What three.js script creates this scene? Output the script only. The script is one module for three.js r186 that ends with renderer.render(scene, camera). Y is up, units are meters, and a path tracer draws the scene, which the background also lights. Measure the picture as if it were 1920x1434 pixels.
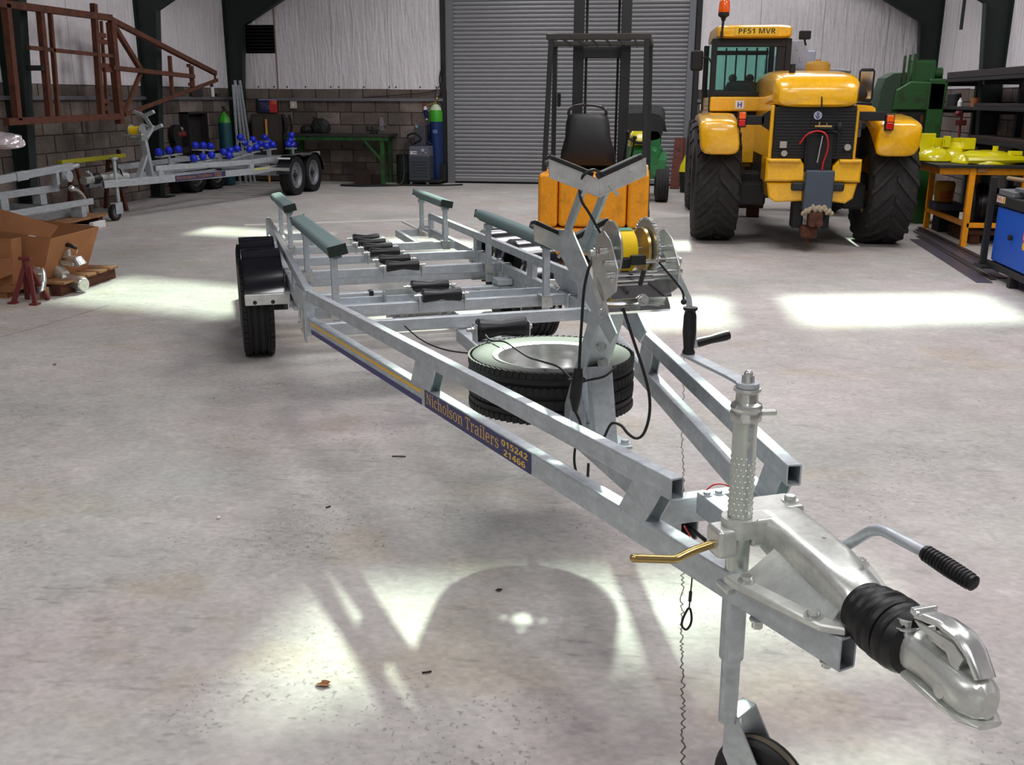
import * as THREE from 'three';
import { RoundedBoxGeometry } from 'three/addons/geometries/RoundedBoxGeometry.js';
import { mergeGeometries, mergeVertices, toCreasedNormals } from 'three/addons/utils/BufferGeometryUtils.js';
import { RectAreaLightUniformsLib } from 'three/addons/lights/RectAreaLightUniformsLib.js';
RectAreaLightUniformsLib.init();

// ---------- camera, sky, sun, rooflight daylight, exposure ----------
const scene = new THREE.Scene();
const R = (d) => d * Math.PI / 180;
const camera = new THREE.PerspectiveCamera(43.22, 1920 / 1434, 0.05, 200);
camera.rotation.order = 'YXZ';
camera.position.set(0, 1.5, 0);
camera.rotation.set(R(-16.38), R(7.5), R(0.2));
scene.add(camera);
const renderer = new THREE.WebGLRenderer({ antialias: true });
renderer.toneMapping = THREE.LinearToneMapping;
renderer.toneMappingExposure = 0.72;
renderer.outputColorSpace = THREE.SRGBColorSpace;
renderer.shadowMap.enabled = true;
scene.background = new THREE.Color().setRGB(0.75, 0.87, 1.0);
scene.backgroundIntensity = 1.0;
const sun = new THREE.DirectionalLight(new THREE.Color().setRGB(0.93, 1.0, 0.89), 11);
sun.position.set(-1.4 + 0.9, 30, -8 - 35.7); sun.target.position.set(-1.4, 0, -8);
sun.castShadow = true; sun.shadow.radius = 3.8; sun.shadow.mapSize.set(4096, 4096);
Object.assign(sun.shadow.camera, { left: -14, right: 14, top: 16, bottom: -16, near: 5, far: 80 });
sun.name = 'sun'; scene.add(sun, sun.target);
// rooflights: strips of translucent sheet in the roof, [x0, x1] and [z0, z1] on plan
const RIDGE_X = -1.4, RIDGE_Y = 5.6, SLOPE = 0.2;
const roofY = (x) => RIDGE_Y - Math.abs(x - RIDGE_X) * SLOPE;
const ROOFLIGHTS = [];
for (const [z0, z1, xs] of [
  [-17.1, -16.35, [[-5.0, -3.4], [-2.6, -1.6], [0.2, 0.95], [2.0, 2.7]]],
  [-13.9, -12.75, [[-4.3, -2.7], [-1.75, -0.75], [0.15, 0.8], [1.3, 2.9]]],
  [-9.25, -7.65, [[-5.6, -4.6], [-0.8, 0.95], [3.0, 4.2]]],
  [-4.9, -3.7, [[-5.0, -3.5], [-1.0, 0.6], [1.6, 3.2]]],
  [-0.6, 0.6, [[-4.6, -3.0], [-1.8, -1.45], [0.4, 2.2]]]])
  for (const [x0, x1] of xs) ROOFLIGHTS.push([x0, x1, z0, z1]);
for (const [x0, x1, z0, z1] of ROOFLIGHTS) {
  if (x1 < -3.3) continue; // these face the shaded north side: sun only
  const x = (x0 + x1) / 2, s = x < RIDGE_X ? 1 : -1;
  const l = new THREE.RectAreaLight(new THREE.Color().setRGB(1.0, 0.955, 0.975), 19, (x1 - x0), (z1 - z0));
  l.position.set(x, roofY(x) - 0.16, (z0 + z1) / 2);
  l.lookAt(x + s * SLOPE * -0.0, 0, (z0 + z1) / 2);
  l.name = 'rooflight_daylight'; scene.add(l);
}

// ---------- helpers ----------
let seed = 7; const rnd = () => { seed = (seed * 1664525 + 1013904223) >>> 0; return seed / 4294967296; };
const rr = (a, b) => a + (b - a) * rnd();
const V = (x, y, z) => new THREE.Vector3(x, y, z), V3 = (p) => Array.isArray(p) ? V(...p) : p;
const names = new Map();
function numbered(n) { const k = names.get(n) || 0; names.set(n, k + 1); return k ? n + '_' + String(k).padStart(3, '0') : n; }
function boxUV(g) {
  const p = g.attributes.position, n = g.attributes.normal, uv = new Float32Array(p.count * 2);
  for (let i = 0; i < p.count; i += 3) {
    let ax = 0, ay = 0, az = 0;
    for (let k = 0; k < 3; k++) { ax += Math.abs(n.getX(i + k)); ay += Math.abs(n.getY(i + k)); az += Math.abs(n.getZ(i + k)); }
    for (let k = 0; k < 3; k++) {
      const x = p.getX(i + k), y = p.getY(i + k), z = p.getZ(i + k), j = (i + k) * 2;
      if (ay >= ax && ay >= az) { uv[j] = x; uv[j + 1] = z; } else if (ax >= az) { uv[j] = z; uv[j + 1] = y; } else { uv[j] = x; uv[j + 1] = y; }
    }
  }
  g.setAttribute('uv', new THREE.BufferAttribute(uv, 2)); return g;
}
function join(gs) {
  gs = (Array.isArray(gs) ? gs.flat(9) : [gs]).map((g) => { const h = g.index ? g.toNonIndexed() : g; for (const k of Object.keys(h.attributes)) if (k !== 'position' && k !== 'normal') h.deleteAttribute(k); return h; });
  return boxUV(gs.length > 1 ? mergeGeometries(gs) : gs[0]);
}
function M(name, gs, mat, parent) {
  const m = new THREE.Mesh(gs.isBufferGeometry && gs.userData.ready ? gs : join(gs), mat);
  m.castShadow = m.receiveShadow = true;
  m.name = parent ? name : numbered(name);
  (parent || scene).add(m);
  return m;
}
const Ms = (name, list, mat, parent) => list.map((g) => M(name, g, mat, parent));
const ready = (gs) => { const g = join(gs); g.userData.ready = true; return g; };
function G(name, parent) { const o = new THREE.Group(); o.name = name; parent.add(o); return o; }
function tag(o, label, category, group, kind) { o.userData.label = label; if (category) o.userData.category = category; if (group) o.userData.group = group; if (kind) o.userData.kind = kind; return o; }
function thing(name, label, category, pos = [0, 0, 0], turn = 0, group) {
  const o = new THREE.Group(); o.name = numbered(name); scene.add(o); o.position.set(...pos); o.rotation.y = turn; return tag(o, label, category, group);
}
function struct(name, gs, mat, parent) {
  if (gs === null) { const o = new THREE.Group(); o.name = name; scene.add(o); o.userData.kind = 'structure'; return o; }
  const m = M(name, gs, mat, parent); m.userData.kind = 'structure'; return m;
}
function copyOf(o, pos, turn, label, group) {
  const c = o.clone(); c.name = numbered(o.name.replace(/_\d{3}$/, '')); scene.add(c); if (pos) c.position.set(...pos); if (turn !== undefined) c.rotation.y = turn;
  c.userData = { ...o.userData }; if (label) c.userData.label = label; if (group) c.userData.group = group; return c;
}
const E = new THREE.Euler(), Q = new THREE.Quaternion();
function tf(g, x = 0, y = 0, z = 0, rx = 0, ry = 0, rz = 0, s = 1) {
  const sc = Array.isArray(s) ? V(...s) : V(s, s, s);
  return g.applyMatrix4(new THREE.Matrix4().compose(V(x, y, z), new THREE.Quaternion().setFromEuler(new THREE.Euler(rx, ry, rz)), sc));
}
// box by its centre; r > 0 rounds the edges
function bx(x, y, z, w, h, d, r = 0, rx = 0, ry = 0, rz = 0, seg = 1) {
  const m = Math.min(w, h, d);
  return tf(r > 0 ? new RoundedBoxGeometry(w, h, d, seg, Math.min(r, m * 0.49)) : new THREE.BoxGeometry(w, h, d), x, y, z, rx, ry, rz);
}
// box by two corners
const b2 = (x0, y0, z0, x1, y1, z1, r = 0) => bx((x0 + x1) / 2, (y0 + y1) / 2, (z0 + z1) / 2, Math.abs(x1 - x0), Math.abs(y1 - y0), Math.abs(z1 - z0), r);
function frame(p, q, up) {
  const z = q.clone().sub(p).normalize(); let u = up ? V3(up).clone() : V(0, 1, 0);
  if (Math.abs(u.dot(z)) > 0.99) u = V(0, 0, -1);
  const x = V(0, 0, 0).crossVectors(u, z).normalize(), y = V(0, 0, 0).crossVectors(z, x);
  return new THREE.Matrix4().makeBasis(x, y, z);
}
// solid beam from p to q: w across, h along up
function beam(p, q, w, h, r = 0.003, up) {
  p = V3(p); q = V3(q); const L = p.distanceTo(q), c = p.clone().add(q).multiplyScalar(0.5);
  const g = r > 0 ? new RoundedBoxGeometry(w, h, L, 1, Math.min(r, w * 0.45, h * 0.45)) : new THREE.BoxGeometry(w, h, L);
  return g.applyMatrix4(frame(p, q, up).setPosition(c));
}
function rrect(w, h, r) {
  const s = new THREE.Shape(), a = w / 2, b = h / 2;
  s.moveTo(-a + r, -b); s.lineTo(a - r, -b); s.quadraticCurveTo(a, -b, a, -b + r); s.lineTo(a, b - r); s.quadraticCurveTo(a, b, a - r, b);
  s.lineTo(-a + r, b); s.quadraticCurveTo(-a, b, -a, b - r); s.lineTo(-a, -b + r); s.quadraticCurveTo(-a, -b, -a + r, -b); return s;
}
// hollow section from p to q
function rhs(p, q, w, h, t = 0.004, up) {
  p = V3(p); q = V3(q); const s = rrect(w, h, Math.min(w, h) * 0.13), i = rrect(w - 2 * t, h - 2 * t, Math.min(w, h) * 0.06);
  s.holes.push(new THREE.Path(i.getPoints(3).reverse()));
  return new THREE.ExtrudeGeometry(s, { depth: p.distanceTo(q), bevelEnabled: false, curveSegments: 3 }).applyMatrix4(frame(p, q, up).setPosition(p));
}
// prism: outline [x, y] extruded along z by d (centred), then placed
function prism(pts, d, bevel = 0, holes = []) {
  const s = new THREE.Shape(pts.map((a) => new THREE.Vector2(...a)));
  for (const h of holes) s.holes.push(new THREE.Path(h.map((a) => new THREE.Vector2(...a))));
  const g = new THREE.ExtrudeGeometry(s, { depth: d - 2 * bevel, bevelEnabled: bevel > 0, bevelSize: bevel, bevelThickness: bevel, bevelSegments: 1, bevelOffset: -bevel, curveSegments: 6 });
  return toCreasedNormals(g.translate(0, 0, -d / 2 + bevel), 0.5);
}
const ringPts = (r, n = 16, cx = 0, cy = 0) => [...Array(n)].map((_, i) => [cx + r * Math.cos(i / n * 6.28319), cy + r * Math.sin(i / n * 6.28319)]);
function cyl(p, q, r, r2 = r, seg = 12, open = false) {
  p = V3(p); q = V3(q); const L = p.distanceTo(q);
  const g = new THREE.CylinderGeometry(r2, r, L, seg, 1, open);
  return g.applyMatrix4(new THREE.Matrix4().compose(p.clone().add(q).multiplyScalar(0.5), new THREE.Quaternion().setFromUnitVectors(V(0, 1, 0), q.clone().sub(p).normalize()), V(1, 1, 1)));
}
function tube(pts, r, seg = 6, n = 0, closed = false) {
  const c = new THREE.CatmullRomCurve3(pts.map(V3), closed, 'catmullrom', 0.5);
  return new THREE.TubeGeometry(c, n || pts.length * 6, r, seg, closed);
}
// bent rod: straight legs with rounded corners
function rod(pts, r, seg = 10, bend = 0.03) {
  pts = pts.map(V3); const path = new THREE.CurvePath();
  let a = pts[0];
  for (let i = 1; i < pts.length - 1; i++) {
    const b = pts[i], c = pts[i + 1], k = Math.min(bend, a.distanceTo(b) * 0.45, b.distanceTo(c) * 0.45);
    const u = b.clone().add(a.clone().sub(b).setLength(k)), w = b.clone().add(c.clone().sub(b).setLength(k));
    path.add(new THREE.LineCurve3(a, u)); path.add(new THREE.QuadraticBezierCurve3(u, b, w)); a = w;
  }
  path.add(new THREE.LineCurve3(a, pts.at(-1)));
  const g = new THREE.TubeGeometry(path, Math.max(8, pts.length * 10), r, seg);
  const e0 = tf(new THREE.SphereGeometry(r, seg, 6), ...pts[0].toArray()), e1 = tf(new THREE.SphereGeometry(r, seg, 6), ...pts.at(-1).toArray());
  return [g, e0, e1];
}
// lathe about the axis from p along dir; profile [radius, along]
function lathe(profile, p = [0, 0, 0], dir = [0, 1, 0], seg = 24) {
  const g = new THREE.LatheGeometry(profile.map((a) => new THREE.Vector2(Math.max(a[0], 1e-5), a[1])), seg);
  const c = toCreasedNormals(g, 0.6);
  return c.applyMatrix4(new THREE.Matrix4().compose(V3(p), new THREE.Quaternion().setFromUnitVectors(V(0, 1, 0), V3(dir).normalize()), V(1, 1, 1)));
}
const sph = (x, y, z, r, sx = 1, sy = 1, sz = 1, n = 12) => tf(new THREE.SphereGeometry(r, n, Math.ceil(n * 0.7)), x, y, z, 0, 0, 0, [sx, sy, sz]);
const hexBolt = (p, dir, r = 0.011, h = 0.009) => { p = V3(p); dir = V3(dir).clone().normalize(); const q = p.clone().addScaledVector(dir, h); return [cyl(p.clone().addScaledVector(dir, -0.001), p.clone().addScaledVector(dir, 0.0025), r * 1.45, r * 1.45, 14), cyl(p, q, r, r * 0.96, 6)]; };
function loft(rings) { // rings: arrays of the same number of points; closed sections, capped
  const n = rings[0].length, pos = [];
  const quad = (a, b, c, d) => pos.push(...a, ...b, ...c, ...a, ...c, ...d);
  for (let i = 0; i < rings.length - 1; i++) for (let k = 0; k < n; k++) quad(rings[i][k], rings[i][(k + 1) % n], rings[i + 1][(k + 1) % n], rings[i + 1][k]);
  for (const [r, flip] of [[rings[0], true], [rings.at(-1), false]]) {
    const c = [0, 1, 2].map((j) => r.reduce((s, p) => s + p[j], 0) / n);
    for (let k = 0; k < n; k++) flip ? pos.push(...c, ...r[(k + 1) % n], ...r[k]) : pos.push(...c, ...r[k], ...r[(k + 1) % n]);
  }
  const g = new THREE.BufferGeometry(); g.setAttribute('position', new THREE.Float32BufferAttribute(pos, 3));
  return toCreasedNormals(g, 0.7);
}
// superellipse section in a plane: centre c, half sizes a, b along axes u, w
function sect(c, u, w, a, b, n = 16, e = 3) {
  return [...Array(n)].map((_, i) => { const t = (i + 0.5) / n * 6.283185, ct = Math.cos(t), st = Math.sin(t), x = a * Math.sign(ct) * Math.abs(ct) ** (2 / e), y = b * Math.sign(st) * Math.abs(st) ** (2 / e); return [0, 1, 2].map((j) => c[j] + u[j] * x + w[j] * y); });
}

// ---------- textures and materials ----------
const hsh = (x, y, s) => { let h = (x * 374761393 + y * 668265263 + s * 2147483647) | 0; h = Math.imul(h ^ (h >>> 13), 1274126177); h ^= h >>> 16; return (h >>> 0) / 4294967296; };
function vn(u, v, p, q, s) { // periodic value noise, p x q cells over the unit square
  const x = u * p, y = v * q, xi = Math.floor(x), yi = Math.floor(y), fx = x - xi, fy = y - yi, sx = fx * fx * (3 - 2 * fx), sy = fy * fy * (3 - 2 * fy);
  const x0 = ((xi % p) + p) % p, x1 = (x0 + 1) % p, y0 = ((yi % q) + q) % q, y1 = (y0 + 1) % q;
  return (hsh(x0, y0, s) * (1 - sx) + hsh(x1, y0, s) * sx) * (1 - sy) + (hsh(x0, y1, s) * (1 - sx) + hsh(x1, y1, s) * sx) * sy;
}
const fbm = (u, v, p, q, s, n = 4) => { let t = 0, a = 0.5, z = 0; for (let i = 0; i < n; i++) { t += a * vn(u, v, p << i, q << i, s + i); z += a; a *= 0.5; } return t / z; };
function tex(n, size, fn, srgb = true, m = n) { // size: metres that one repeat covers
  const d = new Uint8Array(n * m * 4);
  for (let j = 0; j < m; j++) for (let i = 0; i < n; i++) { const c = fn(i / n, j / m, i, j), k = (j * n + i) * 4; if (typeof c === 'number') d[k] = d[k + 1] = d[k + 2] = Math.max(0, Math.min(255, c * 255)); else { d[k] = Math.max(0, Math.min(255, c[0] * 255)); d[k + 1] = Math.max(0, Math.min(255, c[1] * 255)); d[k + 2] = Math.max(0, Math.min(255, c[2] * 255)); } d[k + 3] = 255; }
  const t = new THREE.DataTexture(d, n, m); t.wrapS = t.wrapT = THREE.RepeatWrapping; t.magFilter = THREE.LinearFilter; t.minFilter = THREE.LinearMipmapLinearFilter; t.generateMipmaps = true;
  if (srgb) t.colorSpace = THREE.SRGBColorSpace; const [a, b] = Array.isArray(size) ? size : [size, size]; t.repeat.set(1 / a, 1 / b); t.needsUpdate = true; return t;
}
const std = (o) => { if (Array.isArray(o.color)) o.color = new THREE.Color().setRGB(...o.color, THREE.SRGBColorSpace); return new (o.clearcoat || o.sheen || o.transmission ? THREE.MeshPhysicalMaterial : THREE.MeshStandardMaterial)({ side: THREE.DoubleSide, ...o }); };
const sm = (a, b, x) => { const t = Math.max(0, Math.min(1, (x - a) / (b - a))); return t * t * (3 - 2 * t); };
// worn concrete: pale grey with pinkish and tan blotches, scuffs, specks of grit and pock marks
const floorTex = tex(2048, 4.2, (u, v, i, j) => {
  const big = fbm(u, v, 5, 5, 11, 4), mid = fbm(u, v, 24, 40, 23, 4), fine = fbm(u, v, 220, 300, 31, 3), tan = sm(0.56, 0.74, fbm(u, v, 9, 13, 41, 5)), pink = fbm(u, v, 7, 6, 52, 3);
  const scuff = sm(0.66, 0.82, fbm(u + v * 0.25, v, 40, 150, 61, 3)) * sm(0.45, 0.62, fbm(u, v, 6, 6, 67, 3));
  const speck = sm(0.80, 0.9, vn(u, v, 500, 500, 71)) * sm(0.52, 0.7, fbm(u, v, 14, 14, 73, 3));
  const pale = sm(0.6, 0.8, fbm(u, v, 60, 60, 81, 3));
  let l = 0.70 + (big - 0.5) * 0.12 + (mid - 0.5) * 0.085 + (fine - 0.5) * 0.12 + pale * 0.03 - scuff * 0.06 - speck * 0.13;
  return [l * (1.01 + (pink - 0.5) * 0.05) - tan * 0.01, l * (0.985 - (pink - 0.5) * 0.02) - tan * 0.022, l * (0.965 + (pink - 0.5) * 0.01) - tan * 0.05];
});
const floorRough = tex(512, 4.2, (u, v) => 0.52 + 0.22 * fbm(u, v, 12, 12, 97, 4), false);
const galvTex = tex(512, 0.5, (u, v) => { const a = fbm(u, v, 18, 18, 3, 3), b = fbm(u, v, 70, 70, 5, 3), c = fbm(u, v, 5, 26, 9, 3); const l = 0.83 + (a - 0.5) * 0.10 + (b - 0.5) * 0.07 + (c - 0.5) * 0.10; return [l * 0.985, l, l * 1.005]; });
const galvRough = tex(256, 0.35, (u, v) => 0.34 + 0.26 * fbm(u, v, 14, 14, 13, 4), false);
const rustTex = tex(256, 0.5, (u, v) => { const a = fbm(u, v, 8, 8, 4, 5), b = fbm(u, v, 40, 40, 6, 3); return [0.24 + a * 0.2 + (b - 0.5) * 0.12, 0.14 + a * 0.1 + (b - 0.5) * 0.08, 0.10 + a * 0.05 + (b - 0.5) * 0.05]; });
const blockTex = tex(512, 1.7, (u, v) => { const a = fbm(u, v, 6, 6, 14, 4), b = fbm(u, v, 110, 110, 16, 3), c = sm(0.6, 0.75, fbm(u, v, 4, 5, 19, 4)); const l = 0.44 + (a - 0.5) * 0.16 + (b - 0.5) * 0.12; return [l * (1.03 + c * 0.22), l * (0.98 + c * 0.2), l * (0.945 + c * 0.18)]; });
const blockBump = tex(256, 0.6, (u, v) => fbm(u, v, 60, 60, 18, 4), false);
const crinkle = tex(1024, [2.4, 3.6], (u, v) => { const w = fbm(u, v, 3, 2, 33, 3) * 0.10; const a = fbm(u + w + v * 0.08, v, 26, 5, 21, 4), b = fbm(u - w, v + 0.3, 60, 14, 27, 3); return 0.5 + (Math.abs(a - 0.5) * -1.4) + (b - 0.5) * 0.45; }, false);
const sheetTex = tex(256, 2.0, (u, v) => { const a = fbm(u, v, 5, 3, 44, 4), b = fbm(u, v, 60, 60, 46, 2); const l = 0.87 + (a - 0.5) * 0.08 + (b - 0.5) * 0.05; return [l, l * 0.985, l * 1.0]; });
const woodTex = tex(256, 0.5, (u, v) => { const a = fbm(u, v, 3, 40, 54, 4), b = fbm(u, v, 8, 120, 56, 2); const l = 0.55 + (a - 0.5) * 0.35 + (b - 0.5) * 0.2; return [l * 1.0, l * 0.72, l * 0.47]; });
const cardTex = tex(256, 0.6, (u, v) => { const a = fbm(u, v, 5, 5, 64, 4), f = Math.sin(u * 6.28318 * 90) * 0.012; const l = 0.62 + (a - 0.5) * 0.09 + f; return [l * 0.98, l * 0.66, l * 0.42]; });
const feltBump = tex(256, 0.08, (u, v) => fbm(u, v, 60, 60, 74, 3), false);
const rubTex = tex(256, 0.4, (u, v) => { const l = 0.17 + (fbm(u, v, 20, 20, 84, 4) - 0.5) * 0.10; return [l, l, l * 1.02]; });
const grimeTex = (r, g, b, k = 0.5, s = 94) => tex(256, 0.7, (u, v) => { const d = sm(0.55, 0.78, fbm(u, v, 7, 7, s, 5)) * k, sp = sm(0.78, 0.86, vn(u, v, 60, 60, s + 5)) * k * 0.7, f = 1 + (fbm(u, v, 30, 30, s + 9, 3) - 0.5) * 0.1, q = 1 - Math.min(1, d + sp); return [r * f * q + 0.17 * (1 - q), g * f * q + 0.12 * (1 - q), b * f * q + 0.08 * (1 - q)]; });
const yellowTex = grimeTex(0.95, 0.71, 0.06, 0.05, 94), orangeTex = grimeTex(0.93, 0.60, 0.03, 0.10, 104), greenTex = grimeTex(0.10, 0.33, 0.11, 0.55, 114);
const mat = {
  floor: std({ map: floorTex, roughnessMap: floorRough, roughness: 1, bumpMap: floorTex, bumpScale: 0.0012 }),
  galv: std({ map: galvTex, roughnessMap: galvRough, roughness: 1, metalness: 0.55, color: [0.90, 0.92, 0.94] }),
  zinc: std({ map: galvTex, metalness: 0.8, roughness: 0.26, color: [1.0, 1.0, 0.98] }),
  cast: std({ map: galvTex, metalness: 0.6, roughness: 0.33, color: [1, 1, 0.97] }),
  chrome: std({ color: [0.9, 0.9, 0.9], metalness: 1, roughness: 0.12 }),
  brass: std({ color: [0.72, 0.62, 0.40], metalness: 0.95, roughness: 0.28 }),
  dimples: std({ color: [0.80, 0.83, 0.80], metalness: 0.75, roughness: 0.28 }),
  roofing: std({ map: sheetTex, color: [0.55, 0.55, 0.57], roughness: 0.6 }),
  rubber: std({ map: rubTex, color: [0.45, 0.45, 0.46], roughness: 0.6 }),
  oldRubber: std({ map: rubTex, color: [1, 0.97, 0.94], roughness: 0.85 }),
  black: std({ color: [0.055, 0.055, 0.065], roughness: 0.45 }),
  gloss: std({ color: [0.055, 0.06, 0.09], roughness: 0.16, clearcoat: 0.6, clearcoatRoughness: 0.1 }),
  roller: std({ color: [0.07, 0.07, 0.085], roughness: 0.38 }),
  felt: std({ color: [0.47, 0.55, 0.55], roughness: 1, bumpMap: feltBump, bumpScale: 0.002 }),
  feltDark: std({ color: [0.15, 0.19, 0.17], roughness: 1, bumpMap: feltBump, bumpScale: 0.002 }),
  strap: std({ color: [0.97, 0.82, 0.04], roughness: 0.7 }),
  green: std({ color: [0.25, 0.55, 0.42], roughness: 0.6 }),
  rust: std({ map: rustTex, roughness: 0.85 }),
  darkSteel: std({ color: [0.16, 0.165, 0.17], roughness: 0.55, metalness: 0.3 }),
  column: std({ color: [0.095, 0.15, 0.135], roughness: 0.55 }),
  sheet: std({ map: sheetTex, roughness: 0.5, bumpMap: crinkle, bumpScale: 0.02 }),
  mortar: std({ color: [0.33, 0.30, 0.285], roughness: 1 }),
  steelGrey: std({ color: [0.46, 0.47, 0.49], roughness: 0.5, metalness: 0.4 }),
  slat: std({ color: [0.52, 0.52, 0.53], roughness: 0.42, metalness: 0.25 }),
  wood: std({ map: woodTex, roughness: 0.8 }),
  woodDark: std({ map: woodTex, color: [0.55, 0.42, 0.35], roughness: 0.8 }),
  card: std({ map: cardTex, roughness: 0.9 }),
  yellow: std({ map: yellowTex, roughness: 0.3, clearcoat: 1, clearcoatRoughness: 0.12 }),
  orange: std({ map: orangeTex, roughness: 0.42 }),
  greenPaint: std({ map: greenTex, roughness: 0.5 }),
  mower: std({ color: [0.10, 0.42, 0.20], roughness: 0.35, clearcoat: 0.4 }),
  lime: std({ color: [0.84, 0.80, 0.05], roughness: 0.25, clearcoat: 0.6, clearcoatRoughness: 0.1 }),
  blue: std({ color: [0.06, 0.33, 0.75], roughness: 0.45 }),
  blueRoller: std({ color: [0.10, 0.18, 0.80], roughness: 0.35 }),
  red: std({ color: [0.72, 0.07, 0.06], roughness: 0.4 }),
  darkRed: std({ color: [0.42, 0.15, 0.15], roughness: 0.5 }),
  amber: std({ color: [0.95, 0.38, 0.03], roughness: 0.2, clearcoat: 0.5 }),
  redLens: std({ color: [0.75, 0.04, 0.04], roughness: 0.2, clearcoat: 0.5 }),
  white: std({ color: [0.88, 0.88, 0.87], roughness: 0.5 }),
  dark: std({ color: [0.06, 0.06, 0.065], roughness: 0.7 }),
  cable: std({ color: [0.05, 0.05, 0.055], roughness: 0.5 }),
  redWire: std({ color: [0.75, 0.08, 0.10], roughness: 0.5 }),
  glass: std({ color: [0.86, 0.95, 0.93], roughness: 0.03, transmission: 1, thickness: 0, ior: 1.5 }),
  rooflight: std({ color: [0.93, 0.98, 0.93], roughness: 0.0, transmission: 1, thickness: 0, ior: 1.2, emissive: new THREE.Color(0.9, 0.95, 0.92), emissiveIntensity: 0.6 }),
};
const blockMats = [[0.90, 0.87, 0.85], [0.82, 0.79, 0.77], [1.0, 0.97, 0.95], [0.76, 0.72, 0.70], [0.88, 0.83, 0.79]].map((c) => std({ map: blockTex, color: c, roughness: 0.95, bumpMap: blockBump, bumpScale: 0.004 }));
const greys = (a, rough = 0.5, metal = 0) => std({ color: [a, a, a], roughness: rough, metalness: metal });
function canvasTex(w, h, draw) { const c = document.createElement('canvas'); c.width = w; c.height = h; draw(c.getContext('2d'), w, h); const t = new THREE.CanvasTexture(c); t.colorSpace = THREE.SRGBColorSpace; t.anisotropy = 8; return t; }
// flat printed sticker: w x h, its face towards dir
function decal(name, w, h, t, parent, pos, dir, up = [0, 1, 0], rough = 0.4) {
  const g = new THREE.PlaneGeometry(w, h), z = V3(dir).clone().normalize(), x = V(0, 0, 0).crossVectors(V3(up), z).normalize(), y = V(0, 0, 0).crossVectors(z, x);
  g.applyMatrix4(new THREE.Matrix4().makeBasis(x, y, z).setPosition(V3(pos))); g.userData.ready = true;
  return M(name, g, std({ map: t, roughness: rough, polygonOffset: true, polygonOffsetFactor: -2 }), parent);
}

// ---------- the building ----------
const XL = -7.6, XR = 4.8, ZB = -17.9, ZF = 5;
{
  const f = struct('floor', bx((XL + XR) / 2, -0.15, (ZB + ZF) / 2, XR - XL + 1.2, 0.3, ZF - ZB + 1.2), mat.floor);
  // hairline crack and a saw-cut joint in the slab
  const ribbon = (pts, w, jag, n) => {
    const pos = []; const P = [];
    for (let i = 0; i < pts.length - 1; i++) for (let k = 0; k < n; k++) { const t = k / n; P.push([pts[i][0] + (pts[i + 1][0] - pts[i][0]) * t + rr(-jag, jag), pts[i][1] + (pts[i + 1][1] - pts[i][1]) * t]); }
    P.push(pts.at(-1));
    for (let i = 0; i < P.length - 1; i++) { const [a, b] = P[i], [c, d] = P[i + 1], y = 0.0008, w0 = w * rr(0.6, 1.2), w1 = w; pos.push(a - w0, y, b, a + w0, y, b, c + w1, y, d, a - w0, y, b, c + w1, y, d, c - w1, y, d); }
    const g = new THREE.BufferGeometry(); g.setAttribute('position', new THREE.Float32BufferAttribute(pos, 3)); g.computeVertexNormals(); return g;
  };
  const dirt = std({ color: [0.36, 0.33, 0.30], roughness: 1 });
  struct('crack', ribbon([[0.373, -7.56], [0.282, -5.382], [0.231, -4.279], [0.217, -3.751], [0.196, -3.236], [0.180, -2.834], [0.167, -2.511], [0.161, -2.247], [0.151, -1.959]], 0.0022, 0.006, 26), dirt, f);
  struct('saw_cut_joint', ribbon([[-4.102, -5.621], [-4.03, -5.9], [-3.97, -6.4], [-3.936, -6.672]], 0.005, 0.001, 3), std({ color: [0.5, 0.47, 0.44], roughness: 1 }), f);
}
const sheets = (parent, mk, a, b, w, y0, y1) => { for (let s = a; s < b - 0.02; s += w) mk(parent, s, Math.min(b, s + w - 0.006), y0 + rr(-0.006, 0.006), y1); };
const courses = (parent, mk, a, b, tops = [0.125, 0.35, 0.575, 0.8, 1.025, 1.25, 1.475, 1.665]) => {
  let y0 = 0;
  tops.forEach((y1, r) => {
    let s = a - (r % 2 ? 0.22 : 0);
    while (s < b - 0.02) { const s0 = Math.max(a, s), s1 = Math.min(b, s + 0.44); if (s1 - s0 > 0.03) mk(parent, s0 + 0.005, s1 - 0.005, y0 + 0.005, y1 - 0.006, blockMats[Math.floor(rnd() * 5)], rr(-0.004, 0.004)); s += 0.45; }
    y0 = y1;
  });
};
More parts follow.
